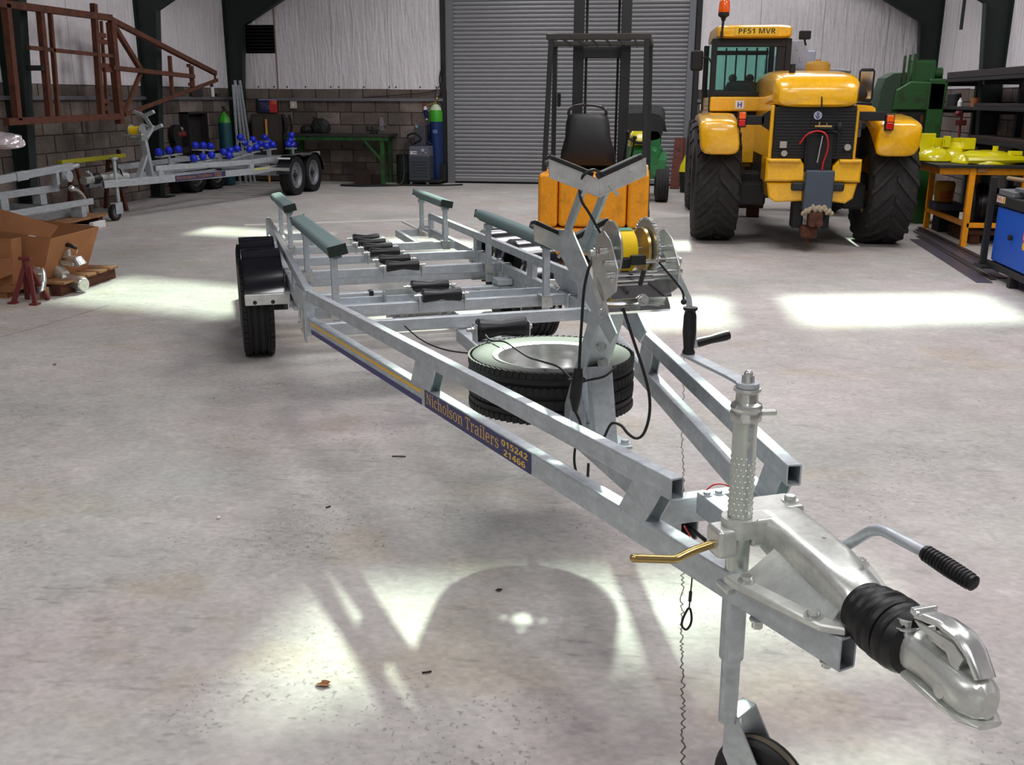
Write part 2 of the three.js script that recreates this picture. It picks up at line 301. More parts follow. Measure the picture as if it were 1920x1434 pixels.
{ // back wall with the roller door opening
  const w = struct('wall_back', null);
  const prof = [[XL - 0.3, 0], [-3.47, 0], [-3.47, 4.3], [0.72, 4.3], [0.72, 0], [XR + 0.3, 0], [XR + 0.3, roofY(XR) + 0.05], [RIDGE_X, RIDGE_Y + 0.05], [XL - 0.3, roofY(XL) + 0.05]];
  struct('wall_core', tf(prism(prof, 0.3), 0, 0, ZB - 0.17), mat.mortar, w);
  const blk = (p, s0, s1, y0, y1, m, d) => struct('block', b2(s0, y0, ZB - 0.05, s1, y1, ZB + d, 0.006), m, p);
  courses(w, blk, XL, -3.6); courses(w, blk, 0.85, XR);
  const sh = (p, s0, s1, y0, y1) => struct('cladding_sheet', b2(s0, y0, ZB - 0.03, s1, y1, ZB + 0.006 + rr(0, 0.006)), mat.sheet, p);
  struct('cladding_sheet', b2(XL, 1.66, ZB - 0.03, -6.73, 2.28, ZB + 0.006), mat.sheet, w);
  struct('cladding_sheet', b2(XL, 2.77, ZB - 0.03, -6.73, 4.5, ZB + 0.006), mat.sheet, w);
  sheets(w, sh, -6.715, -3.57, 1.05, 1.655, 4.6); sheets(w, sh, 0.84, XR, 1.05, 1.66, 4.5);
  struct('cladding_sheet', b2(-3.57, 4.32, ZB - 0.03, 0.84, 5.3, ZB + 0.006), mat.sheet, w);
  struct('angle_flashing', b2(-6.735, 1.62, ZB, -6.712, 4.4, ZB + 0.018), std({ color: [0.55, 0.45, 0.40], roughness: 0.7 }), w);
  struct('fixing_screw', [-7.1, -6.8, -6.55, -6.2, -5.72, -5.57, -5.1, -4.62, -4.5, -4.05, -3.75].map((x) => cyl([x, 1.695, ZB + 0.004], [x, 1.695, ZB + 0.018], 0.014, 0.014, 8)), mat.darkSteel, w);
  // dark louvred opening
  struct('vent_backing', b2(-7.3, 2.28, ZB - 0.03, -6.73, 2.77, ZB - 0.02), mat.dark, w);
  for (let k = 0; k < 8; k++) struct('vent_blade', bx(-7.0, 2.32 + k * 0.058, ZB - 0.004, 0.55, 0.03, 0.004, 0, 0.6), mat.dark, w);
  const dr = struct('door_1', null);
  const H = 0.0705, pr = [[0, 0], [0.012, 0.006], [0.02, 0.022], [0.02, 0.042], [0.012, 0.058], [0, 0.064], [-0.004, 0.07], [-0.006, 0.0]];
  const slatG = ready(tf(prism(pr.map((p) => [p[0], p[1]]), 4.16), 0, 0, 0, 0, -Math.PI / 2, 0));
  for (let k = 0; k < 60; k++) { const s = struct('slat', slatG, mat.slat, dr); s.position.set(-1.385, 0.11 + k * H, ZB - 0.02); }
  struct('bottom_rail', [b2(-3.46, 0.035, ZB - 0.03, 0.70, 0.105, ZB + 0.012, 0.004)], mat.slat, dr);
  struct('rubber_seal', b2(-3.46, 0.0, ZB - 0.03, 0.70, 0.04, ZB - 0.015), mat.dark, dr);
  for (const [x0, x1] of [[-3.56, -3.43], [0.69, 0.80]]) struct('guide_channel', [b2(x0, 0, ZB - 0.05, x1, 4.5, ZB + 0.05, 0.006)], mat.steelGrey, dr);
  for (const x of [-3.62, 0.86]) struct('door_post', b2(x - 0.045, 0, ZB - 0.05, x + 0.045, 4.5, ZB + 0.03, 0.004), mat.darkSteel, dr);
  struct('threshold', b2(-3.5, -0.02, ZB - 0.3, 0.75, 0.003, ZB + 0.02), mat.darkSteel, dr);
  const out = struct('apron_outside', bx(-1.4, -0.06, ZB - 4.3, 12, 0.1, 8), mat.mortar);
}
for (const [side, X, s] of [['left', XL, 1], ['right', XR, -1]]) {
  const w = struct('wall_' + side, null);
  struct('wall_core', b2(X - s * 0.02, 0, ZB - 0.3, X - s * 0.32, roofY(X) + 0.1, ZF + 0.3), mat.mortar, w);
  const blk = (p, a, b, y0, y1, m, d) => struct('block', b2(X - s * 0.05, y0, a, X + s * d, y1, b, 0.006), m, p);
  courses(w, blk, ZB, -10.0);
  struct('block_face', b2(X - s * 0.05, 0, -10.0, X, 1.665, ZF), blockMats[1], w);
  sheets(w, (p, a, b, y0, y1) => struct('cladding_sheet', b2(X - s * 0.03, y0, a, X + s * (0.006 + rr(0, 0.006)), y1, b), mat.sheet, p), ZB, ZF, 1.05, 1.667, 4.42);
}
struct('wall_front', [b2(XL - 0.3, 0, ZF, XR + 0.3, 6, ZF + 0.3)], mat.sheet);
{ // roof slopes with openings for the rooflights
  const c = struct('ceiling', null), slab = (x0, x1, z0, z1) => {
    const xs = x0 < RIDGE_X && x1 > RIDGE_X ? [x0, RIDGE_X, x1] : [x0, x1];
    struct('roof_sheet', tf(prism([...xs.map((x) => [x, roofY(x)]), ...xs.slice().reverse().map((x) => [x, roofY(x) + 0.1])], z1 - z0), 0, 0, (z0 + z1) / 2), mat.roofing, c);
  };
  const bands = [...new Set(ROOFLIGHTS.map((r) => r[2]))].sort((a, b) => a - b); let z = ZB - 0.3;
  for (const z0 of bands) {
    const rs = ROOFLIGHTS.filter((r) => r[2] === z0).sort((a, b) => a[0] - b[0]), z1 = rs[0][3];
    slab(XL - 0.3, XR + 0.3, z, z0);
    let x = XL - 0.3; for (const r of rs) { slab(x, r[0], z0, z1); x = r[1]; } slab(x, XR + 0.3, z0, z1); z = z1;
  }
  slab(XL - 0.3, XR + 0.3, z, ZF + 0.3);
  ROOFLIGHTS.forEach(([x0, x1, z0, z1], k) => {
    const g = new THREE.PlaneGeometry(x1 - x0, z1 - z0); tf(g, 0, 0, 0, -Math.PI / 2); const s = (x0 + x1) / 2 < RIDGE_X ? SLOPE : -SLOPE;
    tf(g, (x0 + x1) / 2, roofY((x0 + x1) / 2) + 0.05, (z0 + z1) / 2, 0, 0, Math.atan(s));
    struct('window_' + (k + 1), g, mat.rooflight);
  });
}
// portal frames: tapered green columns with haunches and rafters
{
  let n = 0;
  for (const z of [-17.72, -14.5, -11.2, -7.9]) for (const s of [1, -1]) {
    const X = s > 0 ? XL : XR, fr = struct('portal_frame_' + (++n), null);
    const P = (d, y) => [X + s * d, y];
    const web = [P(0.01, 0), P(0.15, 0), P(0.36, 2.75), P(1.25, 3.25), P(1.3, roofY(X + s * 1.3) - 0.04), P(0.01, roofY(X) - 0.04)];
    struct('web', tf(prism(web, 0.012), 0, 0, z), mat.column, fr);
    const fl = (a, b) => beam([a[0], a[1], z], [b[0], b[1], z], 0.15, 0.016, 0, [-s, 0, 0]);
    struct('inner_flange', [fl(P(0.15, 0), P(0.36, 2.75)), fl(P(0.36, 2.75), P(1.25, 3.25))], mat.column, fr);
    struct('outer_flange', b2(X + s * 0.004, 0, z - 0.075, X + s * 0.02, 4.2, z + 0.075), mat.column, fr);
    struct('base_plate', b2(X, 0, z - 0.13, X + s * 0.3, 0.02, z + 0.13), mat.column, fr);
    const xr = X + s * 1.25; struct('rafter', [beam([xr, 3.3, z], [RIDGE_X, RIDGE_Y - 0.35, z], 0.15, 0.016, 0), beam([xr, (3.3 + roofY(xr)) / 2 - 0.03, z], [RIDGE_X, RIDGE_Y - 0.19, z], 0.012, 0.4, 0)], mat.column, fr);
  }
}
// steel ledges and wiring trunking on the walls
struct('trim_1', [b2(XL, 1.463, ZB, XL + 0.05, 1.515, -8, 0.004)], mat.steelGrey);
struct('trim_2', [b2(-6.86, 1.447, ZB, -3.63, 1.50, ZB + 0.055, 0.004)], mat.steelGrey);
struct('trim_3', [b2(0.9, 1.447, ZB, XR - 0.5, 1.50, ZB + 0.055, 0.004)], mat.steelGrey);

// ---------- the boat trailer in the foreground ----------
function tyreGeo(Rr, w, rimR, groove = true, seg = 40) { // about the y axis, centred
  const h = w / 2, p = [[rimR, -h * 0.72], [rimR + 0.01, -h * 0.86], [Rr * 0.86, -h], [Rr * 0.955, -h * 0.96], [Rr * 0.99, -h * 0.8]];
  if (groove) for (const c of [-0.42, 0, 0.42]) p.push([Rr, h * (c - 0.08)], [Rr - 0.008, h * (c - 0.05)], [Rr - 0.008, h * (c + 0.05)], [Rr, h * (c + 0.08)]);
  p.push([Rr * 0.99, h * 0.8], [Rr * 0.955, h * 0.96], [Rr * 0.86, h], [rimR + 0.01, h * 0.86], [rimR, h * 0.72]);
  return lathe(p, [0, 0, 0], [0, 1, 0], seg);
}
function treadBlocks(Rr, w, n, rows) { // raised tread blocks round the tyre
  const gs = []; for (let k = 0; k < n; k++) { const a = k / n * 6.28318; rows.forEach(([c, l, sk], r) => { const b = new THREE.BoxGeometry(0.006, l, 6.28 * Rr / n * 0.86); tf(b, 0, 0, 0, sk); gs.push(tf(tf(b, Rr + 0.0015, c * w / 2, 0), 0, 0, 0, 0, a + r * 0.4 / n, 0)); }); }
  return gs;
}
function wheelPart(parent, pos, dir, Rr, w, rimMat = mat.zinc) { // dir points out of the wheel's face
  const g = G('wheel', parent); g.position.set(...pos); g.quaternion.setFromUnitVectors(V(0, 1, 0), V3(dir).normalize());
  const rr0 = Rr * 0.66;
  M('tyre', [tyreGeo(Rr, w, rr0), treadBlocks(Rr, w, 44, [[-0.8, 0.022, 0], [0.8, 0.022, 0]])], mat.rubber, g);
  M('rim', [lathe([[rr0 + 0.004, -w * 0.36], [rr0 - 0.012, -w * 0.3], [rr0 - 0.02, w * 0.1], [rr0 - 0.012, w * 0.34], [rr0 + 0.006, w * 0.37], [rr0 - 0.004, w * 0.39], [rr0 - 0.02, w * 0.3], [rr0 * 0.84, w * 0.15], [rr0 * 0.55, w * 0.24], [rr0 * 0.3, w * 0.2], [0, w * 0.2]])], rimMat, g);
  M('hub', [lathe([[0.05, w * 0.15], [0.048, w * 0.3], [0.03, w * 0.36], [0, w * 0.37]]), [0, 1, 2, 3].map((k) => cyl([0.07 * Math.cos(k * 1.57), w * 0.18, 0.07 * Math.sin(k * 1.57)], [0.07 * Math.cos(k * 1.57), w * 0.29, 0.07 * Math.sin(k * 1.57)], 0.011, 0.011, 6))], mat.darkSteel, g);
  return g;
}
const trailer = thing('boat_trailer', 'large galvanised boat trailer with padded bunks and spare wheel in the middle of the floor', 'trailer', [-1.509, 0, -5.918]);
trailer.rotation.order = 'YXZ'; trailer.rotation.set(R(-1.49), R(24.036), 0);
{
  const T = trailer, Gm = mat.galv;
  const ox = (z) => z <= 1.55 ? 0.70 : 0.70 - 0.197 * (z - 1.55);
  const LT = 0.48, LH = 0.065, UT = 0.61, UH = 0.05;
  for (const s of [-1, 1]) {
    const P = (z, y, w) => [s * (ox(z) - w / 2), y, z];
    const yl = LT - LH / 2, yu = UT - UH / 2;
    M('lower_rail', [rhs(P(-2.2, yl, 0.04), P(1.545, yl, 0.04), 0.04, LH), rhs(P(1.55, yl, 0.04), P(4.775, yl, 0.04), 0.04, LH), bx(s * 0.68, yl, 1.55, 0.042, LH, 0.03, 0.004)], Gm, T);
    M('upper_rail', [rhs(P(-2.22, yu, 0.035), P(1.545, yu, 0.035), 0.035, UH), rhs(P(1.55, yu, 0.035), P(4.29, yu, 0.035), 0.035, UH), bx(s * 0.6825, yu, 1.55, 0.038, UH + 0.003, 0.03, 0.004)], Gm, T);
    // struts between the rails: cut from box section, their ends open
    const strut = (z0, z1, w, lean) => { const g = prism([[z0, LT - 0.004], [z1, LT - 0.004], [z1 + lean, UT - UH + 0.004], [z0 + lean, UT - UH + 0.004]], 0.004); const a = z0 > 1.5 ? s * Math.atan(0.197) : 0, zc = (z0 + z1) / 2;
      const mk = (d) => { const q = tf(g.clone(), 0, 0, 0, 0, -Math.PI / 2); const m = new THREE.Matrix4().makeTranslation(0, 0, -zc); q.applyMatrix4(m); tf(q, 0, 0, 0, 0, -a); return tf(q, s * (ox(zc) - d), 0, zc); };
      const top = beam([s * (ox(z1) - w / 2 - 0.001), LT, z1 - 0.002], [s * (ox(z1 + lean) - w / 2 - 0.001), UT - UH, z1 + lean - 0.002], w - 0.002, 0.004, 0, [0, 0, 1]);
      const bot = beam([s * (ox(z0) - w / 2 - 0.001), LT, z0 + 0.002], [s * (ox(z0 + lean) - w / 2 - 0.001), UT - UH, z0 + lean + 0.002], w - 0.002, 0.004, 0, [0, 0, 1]);
      return [mk(0.002), mk(w - 0.002), lean > 0.1 ? bot : [], z0 < 1.5 ? [top, bot] : []]; };
    M('strut', strut(4.10, 4.205, 0.037, 0.055), Gm, T); M('strut', strut(2.82, 2.99, 0.037, 0.05), Gm, T);
    for (const z of [-0.66, 0.62, -1.7]) M('strut', strut(z, z + 0.09, 0.036, 0), Gm, T);
    M('kink_post', [b2(s * 0.662, LT - LH - 0.02, 1.49, s * 0.702, UT - 0.006, 1.56, 0.003), tf(prism([[1.56, 0.6], [1.56, 0.36], [1.45, 0.36], [1.0, 0.52], [1.0, 0.56]], 0.006), s * 0.705, 0, 0, 0, -Math.PI / 2)], Gm, T);
    M('end_plate', [b2(s * 0.655, 0.40, -2.215, s * 0.705, 0.60, -2.205), cyl([s * 0.66, 0.5, -2.19], [s * 0.60, 0.5, -2.19], 0.012), sph(s * 0.59, 0.5, -2.19, 0.02)], Gm, T);
    M('suspension_plate', [b2(s * 0.664, 0.37, -0.75, s * 0.672, 0.43, 0.62, 0.002), b2(s * 0.655, 0.352, -0.78, s * 0.70, 0.372, 0.66, 0.003)], Gm, T);
    for (const z of [1.20, 1.38, -0.04, 0.14, -0.68, -0.5]) M('u_bolt', [rod([[s * 0.652, 0.38, z], [s * 0.652, 0.489, z], [s * 0.708, 0.489, z], [s * 0.708, 0.38, z]], 0.005, 6, 0.012), hexBolt([s * 0.652, 0.392, z], [0, -1, 0], 0.008), hexBolt([s * 0.708, 0.392, z], [0, -1, 0], 0.008)], mat.zinc, T);
    // twin mudguard
    const arc = (cz, a0, a1, rad = 0.345) => [...Array(13)].map((_, k) => { const a = R(a0 + (a1 - a0) * k / 12); return [cz + rad * Math.cos(a), 0.29 + rad * Math.sin(a)]; });
    const outl = [[0.43, 0.375], ...arc(0.1, 12, 166), ...arc(-0.57, 14, 168), [-0.91, 0.37]];
    const inn = outl.map(([z, y]) => { const c = z > -0.235 ? 0.1 : -0.57; const d = Math.hypot(z - c, y - 0.29); return [c + (z - c) * (d - 0.008) / d, 0.29 + (y - 0.29) * (d - 0.008) / d]; }).reverse();
    const inn2 = outl.map(([z, y]) => { const c = z > -0.235 ? 0.1 : -0.57; const d = Math.hypot(z - c, y - 0.29); return [c + (z - c) * (d - 0.04) / d, 0.29 + (y - 0.29) * (d - 0.04) / d]; }).reverse();
    const top = tf(prism([...outl, ...inn], 0.222), s * 0.842, 0, 0, 0, -Math.PI / 2), lipG = prism([...outl, ...inn2], 0.008, 0.002);
    M('mudguard', [top, tf(lipG.clone(), s * 0.735, 0, 0, 0, -Math.PI / 2), tf(lipG.clone(), s * 0.949, 0, 0, 0, -Math.PI / 2)], mat.gloss, T);
    for (const z of [0.42, -0.95]) { M('mudguard_bracket', [b2(s * 0.70, 0.352, z - 0.02, s * 0.955, 0.418, z + 0.02, 0.006)], mat.zinc, T); }
    Ms('bolt', [hexBolt([s * 0.80, 0.37, 0.44], [0, 0, 1], 0.008), hexBolt([s * 0.90, 0.37, 0.44], [0, 0, 1], 0.008)], mat.darkSteel, T);
    M('mudguard_stay', b2(s * 0.70, 0.41, -0.98, s * 0.735, 0.425, 0.45, 0.002), Gm, T);
    for (const z of [0.1, -0.57]) {
      wheelPart(T, [s * 0.885, 0.285 + (z < 0 ? 0.012 : 0), z], [s, 0, 0], 0.285, 0.185);
      M('swing_arm', [beam([s * 0.72, 0.385, z + 0.17], [s * 0.72, 0.29, z], 0.03, 0.07, 0.01), cyl([s * 0.70, 0.29, z], [s * 0.82, 0.29, z], 0.03)], mat.darkSteel, T);
    }
    // padded bunk boards on their posts
    for (const [z0, z1, x0, x1, posts, nm] of [[1.45, -0.15, 0.53, 0.59, [[1.335, 0.54, 0.41, 0.73], [0.085, 0.57, 0.37, 0.71]]], [-1.1, -2.35, 0.575, 0.60, [[-1.20, 0.578, 0.43, 0.72], [-2.15, 0.585, 0.43, 0.71]]]]) {
      const b = G('bunk', T), tilt = s * 0.22;
      M('pad', [beam([s * x0, 0.772, z0], [s * x1, 0.775, z1], 0.10, 0.06, 0.026, [tilt, 1, 0]), beam([s * x0, 0.742, z0 - 0.01], [s * x1, 0.745, z1 + 0.01], 0.04, 0.02, 0.004, [tilt, 1, 0])], mat.felt, b);
      Ms('pad_end', [beam([s * x0, 0.772, z0 + 0.0015], [s * x0, 0.772, z0 - 0.004], 0.092, 0.051, 0.001, [tilt, 1, 0]), beam([s * x1, 0.775, z1 - 0.0015], [s * x1, 0.775, z1 + 0.004], 0.092, 0.051, 0.001, [tilt, 1, 0])], mat.feltDark, b);
      for (const [z, x, ya, yb] of posts) { M('post', [rhs([s * x, ya, z + 0.016], [s * x, yb, z + 0.016], 0.034, 0.034, 0.003), bx(s * x, yb + 0.012, z + 0.016, 0.05, 0.03, 0.05, 0.004)], mat.galv, b); M('clamp', [b2(s * x - 0.03, 0.425, z + 0.034, s * x + 0.03, 0.488, z + 0.040, 0.002), b2(s * x - 0.03, 0.482, z - 0.05, s * x + 0.03, 0.488, z + 0.04, 0.001), hexBolt([s * x + 0.0, 0.455, z + 0.04], [0, 0, 1], 0.009)], mat.zinc, b); }
    }
    // yellow and blue coachlines on the drawbar
  }
  // crossmembers
  const cross = (z, x0, x1, y = LT, h = 0.058, w = 0.042) => M('crossmember', rhs([x0, y - h / 2, z - w / 2], [x1, y - h / 2, z - w / 2], w, h), Gm, T);
  cross(1.725, -0.66, 0.66); cross(0.045, -0.662, 0.662); cross(-0.6, -0.662, 0.662); cross(-1.22, -0.662, 0.662);
  for (const s of [-1, 1]) { cross(-2.16, s * 0.37, s * 0.662); M('crossmember', rhs([s * 0.38, LT - 0.029, -2.18], [s * 0.38, LT - 0.029, -1.25], 0.04, 0.056), Gm, T); }
  M('crossmember', [b2(-0.662, 0.42, 1.26, 0.662, 0.48, 1.302, 0.004), b2(-0.662, 0.42, 1.02, 0.662, 0.425, 1.26), b2(-0.662, 0.42, 1.02, 0.662, 0.474, 1.03, 0.003)], Gm, T);
  for (const z of [0.28, -0.40]) { M('axle', [rhs([-0.70, 0.345, z], [0.70, 0.345, z], 0.06, 0.06, 0.005), [-1, 1].map((s) => [cyl([s * 0.58, 0.345, z], [s * 0.70, 0.345, z], 0.042), b2(s * 0.56, 0.38, z - 0.06, s * 0.66, 0.416, z + 0.06, 0.004)])], Gm, T); }
  Ms('cable_clip', [b2(-0.23, 0.30, 0.24, -0.205, 0.38, 0.32), b2(0.20, 0.30, 0.24, 0.225, 0.38, 0.32)], mat.black, T);
  M('compensator_plate', [b2(-0.25, 0.36, 1.05, 0.12, 0.42, 1.06), rod([[-0.22, 0.365, 1.12], [0.12, 0.365, 1.12]], 0.009), b2(-0.1, 0.355, 1.10, 0.02, 0.375, 1.14), [-0.2, -0.13, 0.05, 0.1].map((x) => cyl([x - 0.012, 0.365, 1.12], [x + 0.012, 0.365, 1.12], 0.018, 0.018, 6))], mat.zinc, T);
  M('tow_beam', rhs([0, 0.385, 1.71], [0, 0.385, 2.47], 0.05, 0.06), Gm, T); M('tow_beam', rhs([0, 0.385, 3.16], [0, 0.385, 4.08], 0.05, 0.06), Gm, T); M('spare_carrier', b2(0.10, 0.408, 1.73, 0.135, 0.414, 3.3, 0.001), Gm, T); M('spare_carrier', b2(-0.03, 0.408, 3.22, 0.135, 0.414, 3.3, 0.001), Gm, T);
  M('front_crossmember', rhs([-0.19, LT - 0.034, 4.085], [0.19, LT - 0.034, 4.085], 0.04, 0.066), Gm, T);
  M('light_bar', [rhs([-0.86, 0.478, -3.05], [0.84, 0.478, -3.05], 0.03, 0.012, 0.002), [-0.58, 0.58].map((x) => beam([x, 0.465, -3.06], [x, 0.465, -1.9], 0.02, 0.02))], std({ color: [0.9, 0.88, 0.86], roughness: 0.4 }), T);
  // hourglass keel rollers in rocking cradles
  const prof = (r, l) => [[0.008, -l], [r * 0.93, -l], [r, -l * 0.93], [r * 0.66, 0], [r, l * 0.93], [r * 0.93, l], [0.008, l]];
  for (const zc of [1.145, 0.035, -0.645, -1.24]) {
    const c = G('roller_cradle', T);
    for (const s of [-1, 1]) M('cradle_side', [beam([s * 0.118, 0.487, zc + 0.17], [s * 0.118, 0.487, zc - 0.17], 0.006, 0.05, 0.002), beam([s * 0.118, 0.505, zc + 0.15], [s * 0.118, 0.43, zc + 0.15], 0.006, 0.045, 0.002)], mat.zinc, c);
    for (const d of [0.148, -0.148]) { M('roller', lathe(prof(0.036, 0.1), [0, 0.508, zc + d], [1, 0, 0], 20), mat.roller, c); M('spindle', [cyl([-0.142, 0.508, zc + d], [0.142, 0.508, zc + d], 0.008, 0.008, 8), hexBolt([0.122, 0.508, zc + d], [1, 0, 0], 0.011), hexBolt([-0.122, 0.508, zc + d], [-1, 0, 0], 0.011)], mat.zinc, c); }
  }
  M('bracket_plate', [b2(-0.26, 0.475, 1.02, -0.10, 0.505, 1.028), b2(-0.26, 0.425, 1.02, -0.252, 0.505, 1.10)], mat.zinc, T);
  { // front keel roller on its own stand
    const c = G('keel_roller', T), z = 2.405, y = 0.556;
    M('bracket', [b2(-0.112, 0.505, z - 0.035, 0.112, 0.511, z + 0.045, 0.002), b2(-0.112, 0.505, z - 0.035, -0.106, y + 0.025, z + 0.035, 0.002), b2(0.106, 0.505, z - 0.035, 0.112, y + 0.025, z + 0.035, 0.002), rhs([0.02, 0.405, z - 0.01], [0.0, 0.507, z - 0.01], 0.04, 0.04)], mat.galv, c);
    M('roller', lathe(prof(0.044, 0.1), [0, y, z], [1, 0, 0], 24), mat.roller, c);
    Ms('spindle', [cyl([-0.142, y, z], [0.128, y, z], 0.008, 0.008, 8), hexBolt([-0.112, y, z], [-1, 0, 0], 0.014, 0.012), hexBolt([0.112, y, z], [1, 0, 0], 0.014, 0.012)], mat.zinc, c);
  }
  { // spare wheel lying on the tow beam
    const g = G('spare_wheel', T); g.position.set(0.008, 0.5, 3.0);
    M('tyre', [tyreGeo(0.283, 0.18, 0.187, true, 56), treadBlocks(0.280, 0.18, 76, [[-0.84, 0.022, 0.2], [-0.25, 0.026, -0.2], [0.25, 0.026, 0.2], [0.84, 0.022, -0.2]])], mat.rubber, g);
    M('rim', [lathe([[0.19, 0.064], [0.205, 0.072], [0.2, 0.083], [0.182, 0.078], [0.176, 0.05], [0.163, 0.03], [0.158, -0.03], [0.172, -0.05], [0.182, -0.078], [0.2, -0.083]], [0, 0, 0], [0, 1, 0], 48), lathe([[0.162, 0.028], [0.15, 0.0], [0.13, -0.035], [0.108, -0.05]], [0, 0, 0], [0, 1, 0], 40), tf(prism(ringPts(0.11, 36), 0.006, 0, [ringPts(0.034, 18), ...[0, 1, 2, 3].map((k) => ringPts(0.011, 8, 0.06 * Math.cos(k * 1.571 + 0.4), 0.06 * Math.sin(k * 1.571 + 0.4)))]), 0, -0.05, 0, Math.PI / 2)], mat.zinc, g);
  }
  { // winch post with bow snubbers
    const w = G('winch_post', T);
    M('base_plate', [b2(-0.075, 0.414, 3.17, 0.075, 0.424, 3.56, 0.002), [[-0.06, 3.2], [0.06, 3.2], [-0.06, 3.53], [0.062, 3.53]].map(([x, z]) => hexBolt([x, 0.424, z], [0, 1, 0], 0.012, 0.012))], mat.galv, w);
    M('column', rhs([0, 0.42, 3.27], [0, 0.875, 3.56], 0.08, 0.066, 0.005, [0, 0, 1]), mat.galv, w);
    M('front_strut', rhs([0, 0.42, 3.525], [0, 0.65, 3.465], 0.07, 0.04, 0.004, [0, 0, 1]), mat.galv, w);
    M('gusset', [tf(prism([[3.30, 0.424], [3.46, 0.424], [3.40, 0.56]], 0.005), -0.03, 0, 0, 0, -Math.PI / 2)], mat.galv, w);
    for (const s of [-1, 1]) { const pts = [[3.66, 0.76], [3.70, 0.80], [3.34, 1.04], [3.22, 1.03], [3.20, 0.97]]; M('side_plate', tf(prism(pts, 0.006, 0.001), s * 0.043, 0, 0, 0, -Math.PI / 2), mat.galv, w); }
    Ms('cross_bolt', [hexBolt([0.046, 0.84, 3.6], [1, 0, 0], 0.012), hexBolt([-0.046, 0.84, 3.6], [-1, 0, 0], 0.012), hexBolt([-0.01, 0.72, 3.503], [0, 0.45, 1], 0.012), hexBolt([0.01, 0.66, 3.47], [0, 0.45, 1], 0.012)], mat.zinc, w);
    for (const s of [-1, 1]) M('snubber_leg', beam([s * 0.036, 0.975, 3.225], [s * 0.036, 1.185, 3.425], 0.010, 0.036, 0.002, [0, 0, 1]), mat.galv, w);
    const veeG = (half, drop, hgt) => [-1, 1].map((s) => tf(prism([[0, 0], [s * half, drop], [s * half, drop - hgt * 0.98], [0, -hgt]], 0.006, 0.001), 0, 0, 0));
    for (const [y, z, half, nm] of [[1.190, 3.435, 0.148, 'upper'], [0.99, 3.235, 0.128, 'lower']]) {
      const v = G('bow_snubber', w); v.position.set(0, y, z); v.rotation.x = -0.15;
      M('vee_plate', [...veeG(half, 0.058, 0.05), [-1, 1].map((s) => beam([0, 0.001, -0.03], [0, 0.001, 0.006], 0.001, 0.001)), [-1, 1].map((s) => beam([s * 0.002, 0.0, -0.014], [s * half, 0.058, -0.014], 0.034, 0.004, 0)), [-1, 1].map((s) => hexBolt([s * half * 0.72, 0.018, 0.003], [0, 0, 1], 0.008, 0.004)), [-1, 1].map((s) => beam([s * 0.03, -0.012, 0.006], [s * 0.055, -0.045, 0.006], 0.004, 0.01, 0))], mat.zinc, v);
      M('rubber_pad', [-1, 1].map((s) => beam([s * 0.012, 0.012, -0.03], [s * (half - 0.004), 0.064, -0.03], 0.05, 0.024, 0.006)), mat.black, v);
    }
  }
  { // hand winch with yellow strap
    const w = G('hand_winch', T), z = 3.70, cy = 1.024;
    const cheek = [[3.64, 0.90], [3.68, 0.875], [3.79, 0.93], [3.80, 0.99], [3.745, 1.055], [3.70, 1.075], [3.655, 1.06], [3.62, 0.98]];
    M('side_plate', tf(prism(cheek, 0.004, 0.0008), -0.086, 0, 0, 0, -Math.PI / 2), mat.zinc, w);
    M('side_plate', tf(prism(cheek, 0.004, 0.0008), 0.086, 0, 0, 0, -Math.PI / 2), mat.zinc, w);
    M('base', [loft([-0.088, -0.05, 0.0, 0.05, 0.088].map((x) => sect([x, 0.905, 3.70], [0, 0.75, 0.66], [0, -0.66, 0.75], 0.012, 0.062, 12, 3))), bx(0, 0.93, 3.745, 0.172, 0.06, 0.004, 0.001, -0.4)], mat.chrome, w);
    M('drum_flange', lathe([[0, -0.003], [0.076, -0.003], [0.079, 0], [0.076, 0.003], [0, 0.003]], [-0.066, cy, z], [1, 0, 0], 36), mat.zinc, w);
    M('drum_flange', lathe([[0, -0.003], [0.056, -0.003], [0.058, 0.004], [0.052, 0.006], [0, 0.006]], [0.02, cy, z], [1, 0, 0], 32), mat.brass, w);
    const gearPts = []; for (let k = 0; k < 44; k++) for (const [d, r] of [[0, 0.077], [0.3, 0.083], [0.6, 0.083], [0.9, 0.077]]) { const a = (k + d) / 44 * 6.28318; gearPts.push([r * Math.cos(a), r * Math.sin(a)]); }
    M('gear_wheel', tf(prism(gearPts, 0.009), 0.034, cy, z, 0, Math.PI / 2), mat.zinc, w);
    M('strap_roll', lathe([[0.01, -0.038], [0.054, -0.038], [0.056, -0.036], [0.056, 0.01], [0.054, 0.012], [0.01, 0.012]], [-0.024, cy, z], [1, 0, 0], 32), mat.strap, w);
    M('strap_end', tf(new THREE.CylinderGeometry(0.0575, 0.0575, 0.046, 12, 1, true, 1.15, 0.8), -0.037, cy, z, 0, 0, Math.PI / 2), mat.green, w);
    M('shaft', [cyl([-0.105, 0.998, 3.745], [0.088, 0.998, 3.745], 0.008), cyl([-0.10, 0.968, 3.755], [0.112, 0.968, 3.755], 0.009), cyl([-0.09, 0.954, 3.76], [0.03, 0.954, 3.76], 0.006), cyl([-0.1, cy, z], [0.1, cy, z], 0.009), lathe([[0.015, -0.012], [0.022, -0.01], [0.022, 0.01], [0.015, 0.012]], [0.05, 0.998, 3.745], [1, 0, 0], 14)], mat.chrome, w);
    M('ratchet_pawl', [b2(-0.045, 0.995, 3.775, -0.005, 1.02, 3.79, 0.002), bx(-0.02, 0.965, 3.80, 0.01, 0.05, 0.012, 0.003, 0.5), lathe([[0.006, -0.016], [0.017, -0.016], [0.017, 0.016], [0.006, 0.016]], [-0.05, 0.998, 3.745], [1, 0, 0], 12)], mat.darkSteel, w);
